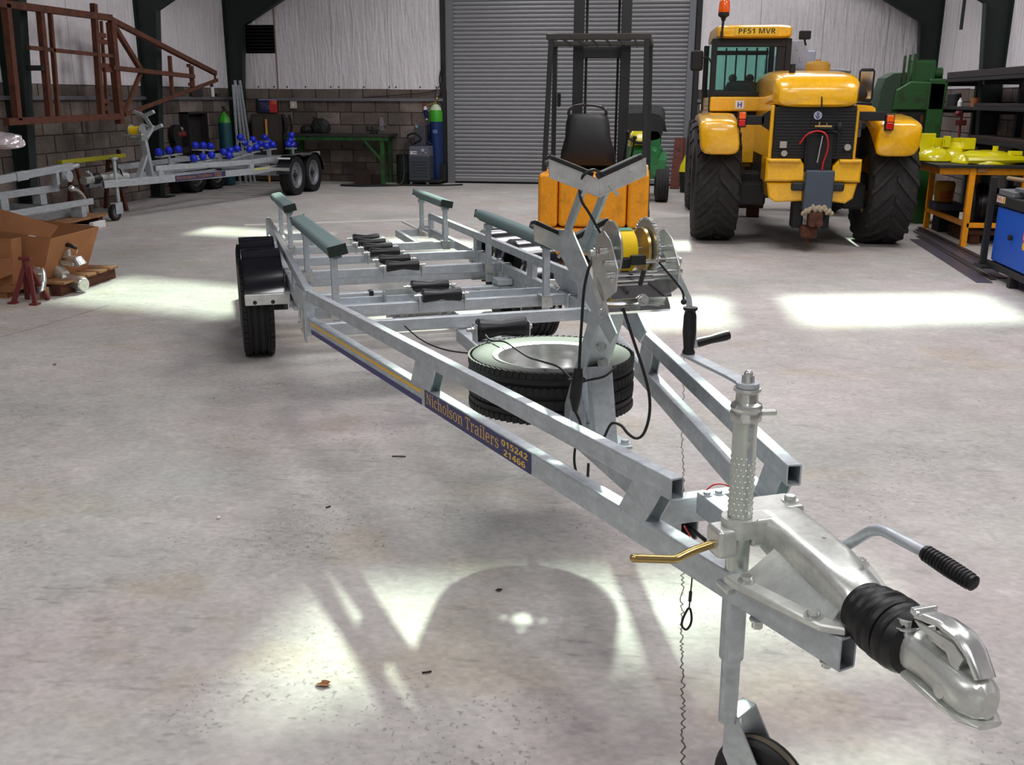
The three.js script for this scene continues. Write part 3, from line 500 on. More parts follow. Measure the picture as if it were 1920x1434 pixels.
    Ms('bolt', [hexBolt([-0.09, 1.01, 3.64], [-1, 0, 0], 0.01, 0.012), hexBolt([0.0, 0.9, 3.765], [0, 0.4, 1], 0.011), hexBolt([0.112, 0.99, 3.72], [1, 0, 0], 0.013, 0.012)], mat.zinc, w);
    M('crank_arm', [beam([0.094, 1.0, 3.72], [0.163, 0.884, 3.705], 0.026, 0.009, 0.003, [1, 0.4, 0]), beam([0.161, 0.889, 3.705], [0.189, 0.745, 3.70], 0.026, 0.009, 0.003, [1, 0.2, 0])], mat.galv, w);
    M('crank_grip', lathe([[0, 0], [0.012, 0], [0.0135, 0.01], [0.012, 0.045], [0.0145, 0.09], [0.013, 0.102], [0, 0.104]], [0.192, 0.757, 3.70], [0.985, 0.17, 0], 16), mat.black, w);
    M('spindle', [cyl([0.180, 0.754, 3.70], [0.198, 0.758, 3.70], 0.012, 0.012, 10)], mat.zinc, w);
  }
  { // cast overrun coupling: housing, bellows, ball head, brake lever
    const c = G('coupling', T), Y = 0.515;
    const ring = (z, a, yt, yb, e = 3.5) => sect([0, (yt + yb) / 2, z], [1, 0, 0], [0, 1, 0], a, (yt - yb) / 2, 20, e);
    M('housing', [loft([ring(4.40, 0.062, 0.588, 0.545), ring(4.46, 0.060, 0.59, 0.52), ring(4.55, 0.050, 0.588, 0.494, 6), ring(4.65, 0.048, 0.580, 0.484, 5), ring(4.74, 0.045, 0.566, 0.474, 2.6), ring(4.755, 0.044, 0.562, 0.474, 2)]), b2(-0.062, 0.573, 4.385, 0.062, 0.59, 4.46, 0.006)], mat.cast, c);
    for (const s of [-1, 1]) { const out = [[s * 0.03, 4.52], [s * 0.155, 4.53], [s * 0.152, 4.56], [s * 0.088, 4.75], [s * 0.055, 4.775], [s * 0.03, 4.76]]; M('flange', [tf(prism(out, 0.016, 0.003), 0, 0.489, 0, Math.PI / 2), loft([[[s * 0.02, 0.56, 4.53], [s * 0.125, 0.497, 4.545], [s * 0.02, 0.48, 4.53]], [[s * 0.02, 0.545, 4.74], [s * 0.06, 0.497, 4.745], [s * 0.02, 0.48, 4.74]]])], mat.cast, c); }
    Ms('bolt', [[-0.126, 4.565], [0.126, 4.565], [-0.082, 4.72], [0.082, 4.72]].map(([x, z]) => hexBolt([x, 0.497, z], [0, 1, 0], 0.012, 0.012)).concat([hexBolt([0.045, 0.59, 4.43], [0, 1, 0], 0.012, 0.012), hexBolt([-0.1, 0.415, 4.57], [0, -1, 0], 0.011, 0.018), hexBolt([-0.06, 0.415, 4.74], [0, -1, 0], 0.009, 0.012), cyl([0.012, 0.58, 4.6], [0.012, 0.587, 4.6], 0.004, 0.004, 6), cyl([0.018, 0.57, 4.71], [0.018, 0.577, 4.71], 0.004, 0.004, 6)]), mat.zinc, c);
    const bp = [[0.034, 0]]; for (let k = 0; k < 5; k++) { const r = [0.05, 0.056, 0.06, 0.061, 0.060][k], z = 0.008 + k * 0.024; bp.push([r - 0.008, z], [r, z + 0.006], [r, z + 0.016], [r - 0.004, z + 0.022]); } bp.push([0.058, 0.132], [0.052, 0.148], [0.036, 0.153]);
    M('bellows', lathe(bp, [0, Y, 4.738], [0, 0, 1], 32), mat.black, c);
    const hd = G('ball_head', T); // on the drawbar's end
    const hr = (z, a, yt, yb, e = 2.6) => sect([0, (yt + yb) / 2, z], [1, 0, 0], [0, 1, 0], a, (yt - yb) / 2, 18, e);
    M('shell', [loft([hr(4.862, 0.034, 0.55, 0.478), hr(4.90, 0.035, 0.55, 0.478), hr(4.935, 0.032, 0.546, 0.480), hr(4.965, 0.034, 0.545, 0.476), hr(4.995, 0.037, 0.545, 0.474), hr(5.02, 0.036, 0.543, 0.474), hr(5.04, 0.028, 0.54, 0.476, 2.2), hr(5.05, 0.016, 0.53, 0.485, 2)]), loft([hr(4.90, 0.037, 0.486, 0.473, 4), hr(4.99, 0.039, 0.484, 0.470, 4), hr(5.03, 0.037, 0.484, 0.470, 3), hr(5.055, 0.022, 0.484, 0.472, 2.4)]), bx(0, 0.545, 4.877, 0.06, 0.014, 0.035, 0.004)], mat.cast, hd);
    M('handle', [loft([sect([0, 0.578, 4.895], [1, 0, 0], [0, 1, 0], 0.019, 0.007, 12, 4), sect([0, 0.590, 4.945], [1, 0, 0], [0, 1, 0], 0.019, 0.006, 12, 4), sect([0, 0.588, 4.985], [1, 0, 0], [0, 1, 0], 0.02, 0.007, 12, 4), sect([0, 0.574, 5.012], [1, 0, 0], [0, 1, 0], 0.019, 0.008, 12, 4), sect([0, 0.545, 5.035], [1, 0, 0], [0, 0.5, 0.8], 0.017, 0.008, 12, 4)]), bx(0, 0.586, 4.894, 0.046, 0.012, 0.012, 0.003), [-1, 1].map((s) => tf(prism([[4.90, 0.574], [4.985, 0.58], [5.01, 0.565], [5.0, 0.54], [4.985, 0.545], [4.97, 0.566], [4.915, 0.566]], 0.005), s * 0.019, 0, 0, 0, -Math.PI / 2)), loft([sect([0, 0.558, 4.925], [1, 0, 0], [0, 1, 0], 0.014, 0.008, 10, 3), sect([0, 0.553, 4.99], [1, 0, 0], [0, 1, 0], 0.013, 0.007, 10, 3)])], mat.zinc, hd);
    Ms('bolt', [hexBolt([-0.02, 0.551, 4.878], [0, 1, 0], 0.013, 0.013), hexBolt([-0.034, 0.50, 4.985], [-1, 0, 0], 0.008, 0.002)], mat.zinc, hd);
    const lv = G('brake_lever', T);
    M('arm', [rod([[0.062, 0.50, 4.53], [0.062, 0.56, 4.60], [0.066, 0.632, 4.68], [0.078, 0.628, 4.745], [0.09, 0.624, 4.80]], 0.0105, 12, 0.03), cyl([0.04, 0.505, 4.53], [0.075, 0.505, 4.53], 0.02, 0.02, 14)], mat.galv, lv);
    const gp = [[0, -0.004], [0.013, -0.003]]; for (let k = 0; k < 14; k++) { const r = 0.0165 - Math.abs(k - 7) * 0.0002, y = k * 0.0068; gp.push([r - 0.002, y], [r, y + 0.0015], [r, y + 0.0045], [r - 0.002, y + 0.006]); } gp.push([0.014, 0.1], [0.008, 0.104], [0, 0.105]);
    M('grip', lathe(gp, [0.087, 0.6245, 4.785], [0.16, -0.13, 0.98], 18), mat.black, lv);
    M('brake_rod', [cyl([0, 0.37, 1.8], [0, 0.395, 4.45], 0.005, 0.005, 8), [3.99, 4.06, 4.19, 4.23].map((z) => cyl([0, 0.392, z - 0.012], [0, 0.392, z + 0.012], 0.011, 0.011, 6)), cyl([0, 0.372, 2.0], [0, 0.372, 2.06], 0.01, 0.01, 6)], mat.darkSteel, T);
    M('mounting_block', [b2(-0.012, 0.45, 4.13, 0.045, 0.505, 4.30, 0.004), hexBolt([0.0, 0.505, 4.16], [0, 1, 0], 0.009), hexBolt([0.03, 0.505, 4.16], [0, 1, 0], 0.009)], mat.galv, T);
  }
  { // jockey wheel and its clamp
    const j = G('jockey_wheel', T), x = -0.097, z = 4.476;
    const dp = [[0, 0.355], [0.0235, 0.355], [0.0235, 0.415]];
    M('lower_sleeve', lathe([[0, 0.30], [0.025, 0.30], [0.025, 0.46], [0, 0.46]], [x, -0.02, z], [0, 1, 0], 24), mat.galv, j);
    const dim = []; for (let r = 0; r < 13; r++) for (let k = 0; k < 14; k++) { const a = k / 14 * 6.283 + (r % 2) * 0.224, y = 0.575 + r * 0.0118; dim.push(sph(x + 0.0218 * Math.cos(a), y, z + 0.0218 * Math.sin(a), 0.0036, 1, 1, 1, 8)); }
    M('outer_sleeve', [cyl([x, 0.43, z], [x, 0.80, z], 0.0235, 0.0235, 28), dim], mat.dimples, j);
    Ms('nameplate', [[0.715, 0.03], [0.76, 0.03]].map(([y, h]) => tf(new THREE.CylinderGeometry(0.0242, 0.0242, h, 8, 1, true, -0.22, 0.44), x, y + 0.01, z)), mat.galv, j);
    M('collar', [lathe([[0.024, 0.788], [0.03, 0.792], [0.031, 0.806], [0.029, 0.812], [0.031, 0.818], [0.029, 0.824], [0.022, 0.828], [0.021, 0.846], [0.026, 0.85], [0.026, 0.856], [0, 0.857]], [x, 0, z], [0, 1, 0], 28), beam([x + 0.02, 0.806, z + 0.008], [x + 0.056, 0.806, z + 0.016], 0.014, 0.011, 0.003)], mat.zinc, j);
    M('crank_arm', [beam([x, 0.860, z + 0.018], [x + 0.002, 0.862, z - 0.07], 0.030, 0.007, 0.002), beam([x + 0.002, 0.862, z - 0.068], [x - 0.01, 0.868, 4.235], 0.030, 0.007, 0.002), cyl([x, 0.857, z], [x, 0.866, z], 0.022, 0.022, 18)], mat.galv, j);
    M('cap_nut', [cyl([x, 0.864, z], [x, 0.880, z], 0.0125, 0.0115, 6), sph(x, 0.882, z, 0.009)], mat.zinc, j);
    M('crank_grip', lathe([[0, 0], [0.012, 0], [0.014, 0.006], [0.011, 0.014], [0.0145, 0.05], [0.0135, 0.085], [0.011, 0.094], [0.0155, 0.099], [0.0155, 0.103], [0, 0.104]], [-0.107, 0.868, 4.245], [0, 1, 0], 18), mat.black, j);
    M('clamp', [lathe([[0.0242, 0.555], [0.036, 0.555], [0.036, 0.592], [0.0242, 0.592]], [x, 0, z], [0, 1, 0], 24), b2(-0.155, 0.515, 4.445, -0.11, 0.575, 4.505, 0.01), b2(-0.08, 0.53, 4.45, -0.02, 0.588, 4.50, 0.008)], mat.cast, j); M('clamp_plate', b2(-0.135, 0.44, 4.46, -0.05, 0.452, 4.51, 0.003), mat.cast, j);
    M('clamp_handle', rod([[-0.14, 0.542, 4.476], [-0.20, 0.531, 4.478], [-0.235, 0.519, 4.48], [-0.325, 0.535, 4.482]], 0.0085, 12, 0.03), mat.brass, j);
    M('inner_tube', loft([0.34, 0.13].map((y) => sect([x, y, z], [0.92, 0, 0.38], [-0.38, 0, 0.92], 0.019, 0.017, 14, 3))), mat.galv, j);
    const ax = V(-0.87, 0, 0.49).normalize(), t = V(0, 0, 0).crossVectors(V(0, 1, 0), ax), C = V(-0.03, -0.012, 4.515), fm = (pts, d) => { const g = prism(pts, 0.005, 0.001); g.applyMatrix4(new THREE.Matrix4().makeBasis(t, V(0, 1, 0), ax)); return g.translate(C.x + ax.x * d, C.y, C.z + ax.z * d); };
    const sgn = t.x > 0 ? 1 : -1;
    const out = [[-0.075 * sgn, 0.155], [-0.045 * sgn, 0.155], [0.03 * sgn, 0.03], [0.02 * sgn, -0.03], [-0.02 * sgn, -0.035], [-0.075 * sgn, 0.06]];
    M('fork', [fm(out, 0.036), fm(out, -0.036), beam([C.x - t.x * sgn * 0.06 - ax.x * 0.036, 0.142, C.z - t.z * sgn * 0.06 - ax.z * 0.036], [C.x - t.x * sgn * 0.06 + ax.x * 0.036, 0.142, C.z - t.z * sgn * 0.06 + ax.z * 0.036], 0.034, 0.006, 0.001)], mat.galv, j);
    M('tyre', lathe([[0.062, -0.024], [0.098, -0.025], [0.103, -0.02], [0.105, -0.014], [0.1035, -0.012], [0.1035, -0.01], [0.106, -0.008], [0.106, 0.008], [0.1035, 0.01], [0.1035, 0.012], [0.105, 0.014], [0.103, 0.02], [0.098, 0.025], [0.062, 0.024]], C, ax, 40), mat.rubber, j);
    M('hub', [lathe([[0.064, -0.02], [0.06, -0.01], [0.02, -0.012], [0.02, -0.028], [0, -0.028]], C, ax, 28), lathe([[0.064, 0.02], [0.06, 0.01], [0.02, 0.012], [0.02, 0.028], [0, 0.03]], C, ax, 28), [0, 1, 2, 3].map((k) => sph(C.x + ax.x * 0.014 + t.x * 0.042 * Math.cos(k * 1.57 + 0.6), C.y + 0.042 * Math.sin(k * 1.57 + 0.6), C.z + ax.z * 0.014 + t.z * 0.042 * Math.cos(k * 1.57 + 0.6), 0.01, 1, 1, 1, 8))], mat.galv, j);
    M('tread_wear', lathe([[0.1062, -0.007], [0.1066, 0], [0.1062, 0.007]], C, ax, 40), std({ color: [0.36, 0.33, 0.27], roughness: 0.9 }), j);
  }
  // wiring
  Ms('wiring', [tube([[0.018, 1.032, 3.42], [-0.021, 1.095, 3.42], [-0.046, 1.133, 3.42], [-0.055, 1.179, 3.43], [-0.044, 1.208, 3.44], [-0.018, 1.218, 3.44], [0.010, 1.206, 3.42], [0.024, 1.18, 3.40]], 0.0042), tube([[0.018, 1.032, 3.42], [-0.034, 1.0, 3.5], [-0.060, 0.98, 3.55], [-0.076, 0.95, 3.56], [-0.085, 0.895, 3.555], [-0.088, 0.811, 3.55], [-0.092, 0.734, 3.55], [-0.094, 0.672, 3.55]], 0.0042),
    tube([[-0.105, 0.546, 3.55], [-0.09, 0.50, 3.56], [-0.12, 0.46, 3.6], [-0.13, 0.41, 3.62], [-0.12, 0.36, 3.64], [-0.105, 0.34, 3.64], [-0.09, 0.36, 3.62], [-0.08, 0.40, 3.6]], 0.004),
    tube([[-0.049, 0.877, 3.75], [-0.021, 0.801, 3.75], [0.012, 0.712, 3.75], [0.034, 0.636, 3.75], [0.036, 0.575, 3.75], [0.026, 0.523, 3.74], [0.008, 0.508, 3.73], [-0.013, 0.522, 3.72], [-0.025, 0.54, 3.70], [-0.045, 0.54, 3.68], [-0.06, 0.49, 3.66]], 0.0042),
    tube([[-0.148, 0.600, 2.714], [-0.15, 0.598, 2.80], [-0.113, 0.600, 2.838], [-0.101, 0.595, 2.931], [-0.100, 0.598, 3.082], [-0.082, 0.606, 3.196], [-0.078, 0.62, 3.328], [-0.085, 0.617, 3.50], [-0.048, 0.62, 3.50], [0.0, 0.63, 3.51], [0.045, 0.651, 3.49]], 0.0035),
    tube([[-0.277, 0.45, 1.6], [-0.247, 0.438, 1.997], [-0.174, 0.43, 2.197], [-0.05, 0.43, 2.3], [-0.06, 0.47, 2.42], [-0.1, 0.54, 2.6], [-0.148, 0.6, 2.714]], 0.0035),
    tube([[-0.60, 0.44, -0.889], [-0.57, 0.41, -0.3], [-0.55, 0.37, 0.2], [-0.2, 0.32, 0.36], [0.2, 0.32, 0.34], [0.5, 0.36, 0.3]], 0.0045)], mat.cable, T);
  M('plug', [cyl([-0.096, 0.672, 3.55], [-0.098, 0.645, 3.55], 0.012, 0.016), cyl([-0.098, 0.647, 3.55], [-0.105, 0.585, 3.55], 0.017, 0.017), cyl([-0.105, 0.585, 3.55], [-0.105, 0.545, 3.55], 0.017, 0.008), b2(-0.128, 0.637, 3.545, -0.076, 0.643, 3.56, 0.002)], mat.black, T);
  M('earth_tag', [tube([[0.03, 1.0, 3.79], [0.09, 0.93, 3.80], [0.1, 0.90, 3.80]], 0.003), sph(0.1, 0.895, 3.8, 0.008)], mat.black, T);
  Ms('wire_red', [tube([[0.035, 0.482, 4.085], [0.05, 0.503, 4.1], [0.07, 0.508, 4.12], [0.092, 0.49, 4.13], [0.098, 0.47, 4.14]], 0.002), tube([[-0.04, 0.42, 4.13], [-0.045, 0.40, 4.2], [-0.05, 0.37, 4.22]], 0.002)], mat.redWire, T);
  { const k = G('breakaway_cable', T); M('cable', [tube([[-0.048, 0.418, 4.2], [-0.0485, 0.37, 4.2], [-0.049, 0.324, 4.2], [-0.053, 0.242, 4.2]], 0.0018), cyl([-0.051, 0.285, 4.2], [-0.052, 0.26, 4.2], 0.004, 0.004, 6)], mat.darkSteel, k); M('carabiner', tube([[-0.053, 0.243, 4.2], [-0.066, 0.222, 4.2], [-0.070, 0.20, 4.2], [-0.058, 0.187, 4.2], [-0.047, 0.20, 4.2], [-0.046, 0.222, 4.2]], 0.0028, 6, 0, true), mat.darkSteel, k); }
  // printed sign and coachlines on the left drawbar rail
  const nrm = [-0.9811, 0, 0.1933], sx = (z) => -(ox(z) + 0.0012);
  const signTex = canvasTex(1536, 144, (c, w, h) => {
    c.fillStyle = '#23265f'; c.fillRect(0, 0, w, h); c.fillStyle = '#d9a93c';
    c.font = '128px serif'; c.save(); c.translate(22, 106); const m = c.measureText('Nicholson Trailers').width; c.scale(1120 / m, 1); c.fillText('Nicholson Trailers', 0, 0); c.restore();
    c.fillStyle = '#e5bd3a'; c.font = 'bold 62px sans-serif'; c.save(); c.translate(1172, 62); const m2 = c.measureText('015242').width; c.scale(330 / m2, 1); c.fillText('015242', 0, 0); c.restore();
    c.save(); c.translate(1200, 128); const m3 = c.measureText('21466').width; c.scale(275 / m3, 1); c.fillText('21466', 0, 0); c.restore();
  });
  const mid = (a, b) => (a + b) / 2;
  decal('name_sign', 0.735 / 0.981, 0.0595, signTex, T, [sx(mid(2.95, 3.685)), 0.4475, mid(2.95, 3.685)], nrm);
  for (const [nm, y, h, col] of [['coachline_yellow', 0.463, 0.011, [0.93, 0.72, 0.08]], ['coachline_blue', 0.4265, 0.0215, [0.15, 0.16, 0.42]]]) {
    const g = new THREE.PlaneGeometry(1.30 / 0.981, h), z = V3(nrm), x = V(0, 0, 0).crossVectors(V(0, 1, 0), z); g.applyMatrix4(new THREE.Matrix4().makeBasis(x, V(0, 1, 0), z).setPosition(sx(mid(1.62, 2.92)), y, mid(1.62, 2.92))); g.userData.ready = true; M(nm, g, std({ color: col, roughness: 0.4 }), T);
  }
}

// ---------- vehicles ----------
// builder for a thing based at P whose parts are given in room coordinates
function at(name, label, category, P, group) {
  const t = thing(name, label, category, P, 0, group);
  const W = (n, g, m, par = t) => { const q = join(g).translate(-P[0], -P[1], -P[2]); q.userData.ready = true; return M(n, q, m, par); };
  W.each = (n, list, m, par) => list.forEach((g) => W(n, g, m, par));
  return [t, W];
}
{ // counterbalance forklift, seen from behind
  const [t, W] = at('forklift_truck', 'old orange forklift truck with black seat and open overhead guard before the roller door', 'forklift', [-0.44, 0, -9.6]);
  const z0 = -8.95, r = 0.035, cw = G('counterweight', t);
  W('side_block', b2(-0.945, 0.36, z0, -0.762, 0.845, -9.75, r), mat.orange, cw); W('side_block', b2(-0.127, 0.36, z0, 0.065, 0.86, -9.75, r), mat.orange, cw);
  W('rear_panel', b2(-0.756, 0.366, z0 + 0.004, -0.133, 0.845, -9.75, r), mat.orange, cw);
  W('lower_block', b2(-0.945, 0.1, z0 + 0.004, 0.065, 0.355, -9.75, r), mat.orange, cw);
  W('top_cover', b2(-0.93, 0.80, z0 - 0.02, 0.05, 0.83, -10.1, 0.01), mat.orange, cw); W('lug', b2(-0.02, 0.82, z0 - 0.12, 0.05, 0.93, z0 - 0.02, 0.015), std({ color: [0.93, 0.80, 0.50], roughness: 0.6 }), cw);
  W('chassis', [b2(-0.88, 0.14, -9.7, 0.0, 0.6, -10.6, 0.02), b2(-0.88, 0.55, -9.6, 0.0, 0.85, -10.3, 0.02)], mat.darkSteel);
  for (const x of [-0.86, 0.0]) for (const z of [-9.6, -10.6]) W('wheel', [tf(tyreGeo(z > -10 ? 0.24 : 0.3, 0.17, 0.15, true, 28), x, z > -10 ? 0.24 : 0.3, z, 0, 0, Math.PI / 2), cyl([x - 0.06, z > -10 ? 0.24 : 0.3, z], [x + 0.06, z > -10 ? 0.24 : 0.3, z], 0.15, 0.15, 18)], mat.oldRubber);
  { const s = G('seat', t); const zz = -9.42;
    W('backrest', loft([sect([-0.52, 0.90, zz], [1, 0, 0], [0, 0, 1], 0.265, 0.07, 16, 4), sect([-0.52, 1.02, zz + 0.02], [1, 0, 0], [0, 0, 1], 0.255, 0.08, 16, 4), sect([-0.525, 1.15, zz + 0.01], [1, 0, 0], [0, 0, 1], 0.215, 0.075, 16, 4), sect([-0.53, 1.28, zz], [1, 0, 0], [0, 0, 1], 0.205, 0.07, 16, 4), sect([-0.53, 1.345, zz - 0.01], [1, 0, 0], [0, 0, 1], 0.19, 0.05, 16, 3.5), sect([-0.53, 1.365, zz - 0.01], [1, 0, 0], [0, 0, 1], 0.165, 0.03, 16, 3)]), mat.black, s);
    W('cushion', bx(-0.52, 0.92, zz - 0.3, 0.5, 0.12, 0.5, 0.04), mat.black, s);
    W('head_hoop', [tube([[-0.70, 1.32, zz], [-0.71, 1.385, zz], [-0.66, 1.43, zz], [-0.53, 1.447, zz], [-0.41, 1.43, zz], [-0.36, 1.385, zz], [-0.37, 1.32, zz]], 0.014, 8, 28)], mat.gloss, s); }
  { const g = G('overhead_guard', t), post = (a, b, w = 0.045) => beam(a, b, w, 0.055, 0.006, [0, 0, 1]);
    W('post', post([-0.925, 0.84, -9.32], [-0.875, 2.05, -9.32]), mat.darkSteel, g); W('post', post([0.015, 0.84, -9.32], [-0.012, 2.05, -9.32]), mat.darkSteel, g);
    W('post', post([-0.94, 0.6, -10.4], [-0.93, 2.03, -10.35]), mat.darkSteel, g); W('post', post([0.06, 0.6, -10.4], [0.03, 2.03, -10.35]), mat.darkSteel, g);
    W('roof_frame', [b2(-0.92, 2.015, -9.35, 0.03, 2.07, -9.29, 0.008), b2(-0.95, 2.015, -10.42, 0.05, 2.06, -10.35, 0.008), beam([-0.885, 2.04, -9.3], [-0.93, 2.03, -10.4], 0.05, 0.05), beam([0.0, 2.04, -9.3], [0.035, 2.03, -10.4], 0.05, 0.05)], std({ color: [0.20, 0.185, 0.17], roughness: 0.7 }), g);
    for (let k = 0; k < 6; k++) W('roof_bar', beam([-0.77 + k * 0.13, 2.03, -9.33], [-0.78 + k * 0.135, 2.02, -10.38], 0.012, 0.03, 0.002), mat.darkSteel, g);
    W('lamp_bracket', b2(-0.90, 1.42, -10.3, -0.865, 1.56, -10.36, 0.01), mat.dark, g); }
  { const g = G('mast', t);
    for (const [a, b] of [[-0.755, -0.655], [-0.272, -0.17]]) { W('mast_channel', [b2(a, 0.08, -10.62, b, 3.3, -10.45, 0.006)], mat.darkSteel, g); }
    for (const x of [-0.63, -0.30]) W('inner_channel', [b2(x - 0.012, 0.1, -10.68, x + 0.012, 3.3, -10.6, 0.003)], mat.dark, g);
    W('cross_tie', [b2(-0.66, 1.905, -10.62, -0.265, 2.02, -10.56, 0.006)], mat.darkSteel, g); W('cross_tie', b2(-0.79, 2.60, -10.6, -0.135, 2.72, -10.4, 0.01), mat.dark, g); W('cross_tie', b2(-0.66, 0.3, -10.62, -0.265, 0.5, -10.56, 0.006), mat.darkSteel, g);
    W('fork_carriage', [b2(-0.95, 0.15, -10.78, 0.08, 0.22, -10.72), b2(-0.95, 0.5, -10.78, 0.08, 0.57, -10.72), [-0.75, -0.12].map((x) => [b2(x - 0.06, 0.05, -10.84, x + 0.06, 0.62, -10.79), b2(x - 0.06, 0.04, -11.9, x + 0.06, 0.08, -10.79)])], mat.dark, g); }
  W('steering_wheel', [tf(new THREE.TorusGeometry(0.16, 0.014, 8, 28), -0.5, 1.12, -10.05, 1.1), cyl([-0.5, 1.12, -10.05], [-0.5, 0.8, -10.2], 0.03)], mat.black);
  W.each('control_lever', [[cyl([-0.2, 0.85, -10.1], [-0.16, 1.17, -10.02], 0.01), sph(-0.16, 1.18, -10.02, 0.022)], [cyl([-0.13, 0.85, -10.1], [-0.09, 1.12, -10.02], 0.01), sph(-0.09, 1.13, -10.02, 0.022)]], mat.black);
}
{ // clutter on the forklift's back
  const [t, W] = at('rag', 'crumpled red-brown rag lying on the right end of the forklift counterweight', 'rag', [-0.12, 0.845, -9.15]);
  const gs = []; for (let k = 0; k < 9; k++) gs.push(tf(new THREE.IcosahedronGeometry(0.05, 1), -0.2 + rnd() * 0.18, 0.862 + rnd() * 0.04, -9.2 + rnd() * 0.12, rnd() * 3, rnd() * 3, rnd() * 3, [1.3, 0.35, 0.9]));
  W('cloth', gs, std({ color: [0.40, 0.22, 0.17], roughness: 0.9 }));
  const [c, W2] = at('chain', 'short dark steel chain heaped on the forklift counterweight beside the rag', 'chain', [-0.06, 0.845, -9.05]);
  for (let k = 0; k < 11; k++) W2('link', tf(new THREE.TorusGeometry(0.016, 0.005, 6, 10), -0.17 + k * 0.018, 0.853 + (k % 3) * 0.008, -9.02 - (k % 4) * 0.014, k % 2 ? 1.4 : 0.3, k * 0.7, 0), mat.dark);
  const [d, W3] = at('loose_wire', 'thin black wire curling out from the right of the forklift counterweight', 'wire', [0.1, 0.3, -8.9]);
  W3('strand', tube([[0.06, 0.41, -8.95], [0.10, 0.33, -8.85], [0.16, 0.24, -8.8], [0.2, 0.17, -8.75], [0.2, 0.08, -8.72], [0.17, 0.02, -8.7], [0.12, 0.006, -8.72]], 0.007), mat.cable);
}
function agTyre(W, par, c, Rr, w) { // tall lugged tyre, axle along x
  const [x, y, z] = c;
  W('tyre', [tf(lathe([[Rr * 0.5, -w * 0.38], [Rr * 0.62, -w * 0.5], [Rr * 0.86, -w * 0.5], [Rr * 0.945, -w * 0.44], [Rr * 0.955, 0], [Rr * 0.945, w * 0.44], [Rr * 0.86, w * 0.5], [Rr * 0.62, w * 0.5], [Rr * 0.5, w * 0.38]], [0, 0, 0], [1, 0, 0], 48), x, y, z)], mat.oldRubber, par);
  const n = 19;
  for (const s of [-1, 1]) { const lugs = []; for (let k = 0; k < n; k++) {
    const a0 = (k + (s > 0 ? 0.5 : 0)) / n * 6.28318, P = (u, rad) => { const a = a0 + u * 0.42; return [x + s * w * (0.02 + 0.48 * u), y + rad * Math.sin(a), z + rad * Math.cos(a)]; };
    const rings = [0, 0.35, 0.7, 0.97].map((u) => { const rb = Rr * (u > 0.9 ? 0.90 : 0.93), rt = Rr * (u > 0.9 ? 0.955 : 1), da = 0.055; const q = (d, rad) => { const a = a0 + u * 0.42 + d; return [x + s * w * (0.02 + 0.485 * u), y + rad * Math.sin(-a + 0.0), z + rad * Math.cos(-a)]; }; return [q(-da, rb), q(-da * 0.75, rt), q(da * 0.75, rt), q(da, rb)]; });
    lugs.push(loft(s > 0 ? rings : rings.map((r) => r.slice().reverse())));
  } for (const l of lugs) W('tread_lug', l, mat.oldRubber, par); }
  W('rim', [tf(lathe([[Rr * 0.52, -w * 0.36], [Rr * 0.48, -w * 0.2], [Rr * 0.3, 0], [0, 0.02]], [0, 0, 0], [1, 0, 0], 28), x, y, z), tf(lathe([[Rr * 0.52, w * 0.36], [Rr * 0.48, w * 0.2], [Rr * 0.3, 0.04], [0, 0.06]], [0, 0, 0], [1, 0, 0], 28), x, y, z)], mat.yellow, par);
}
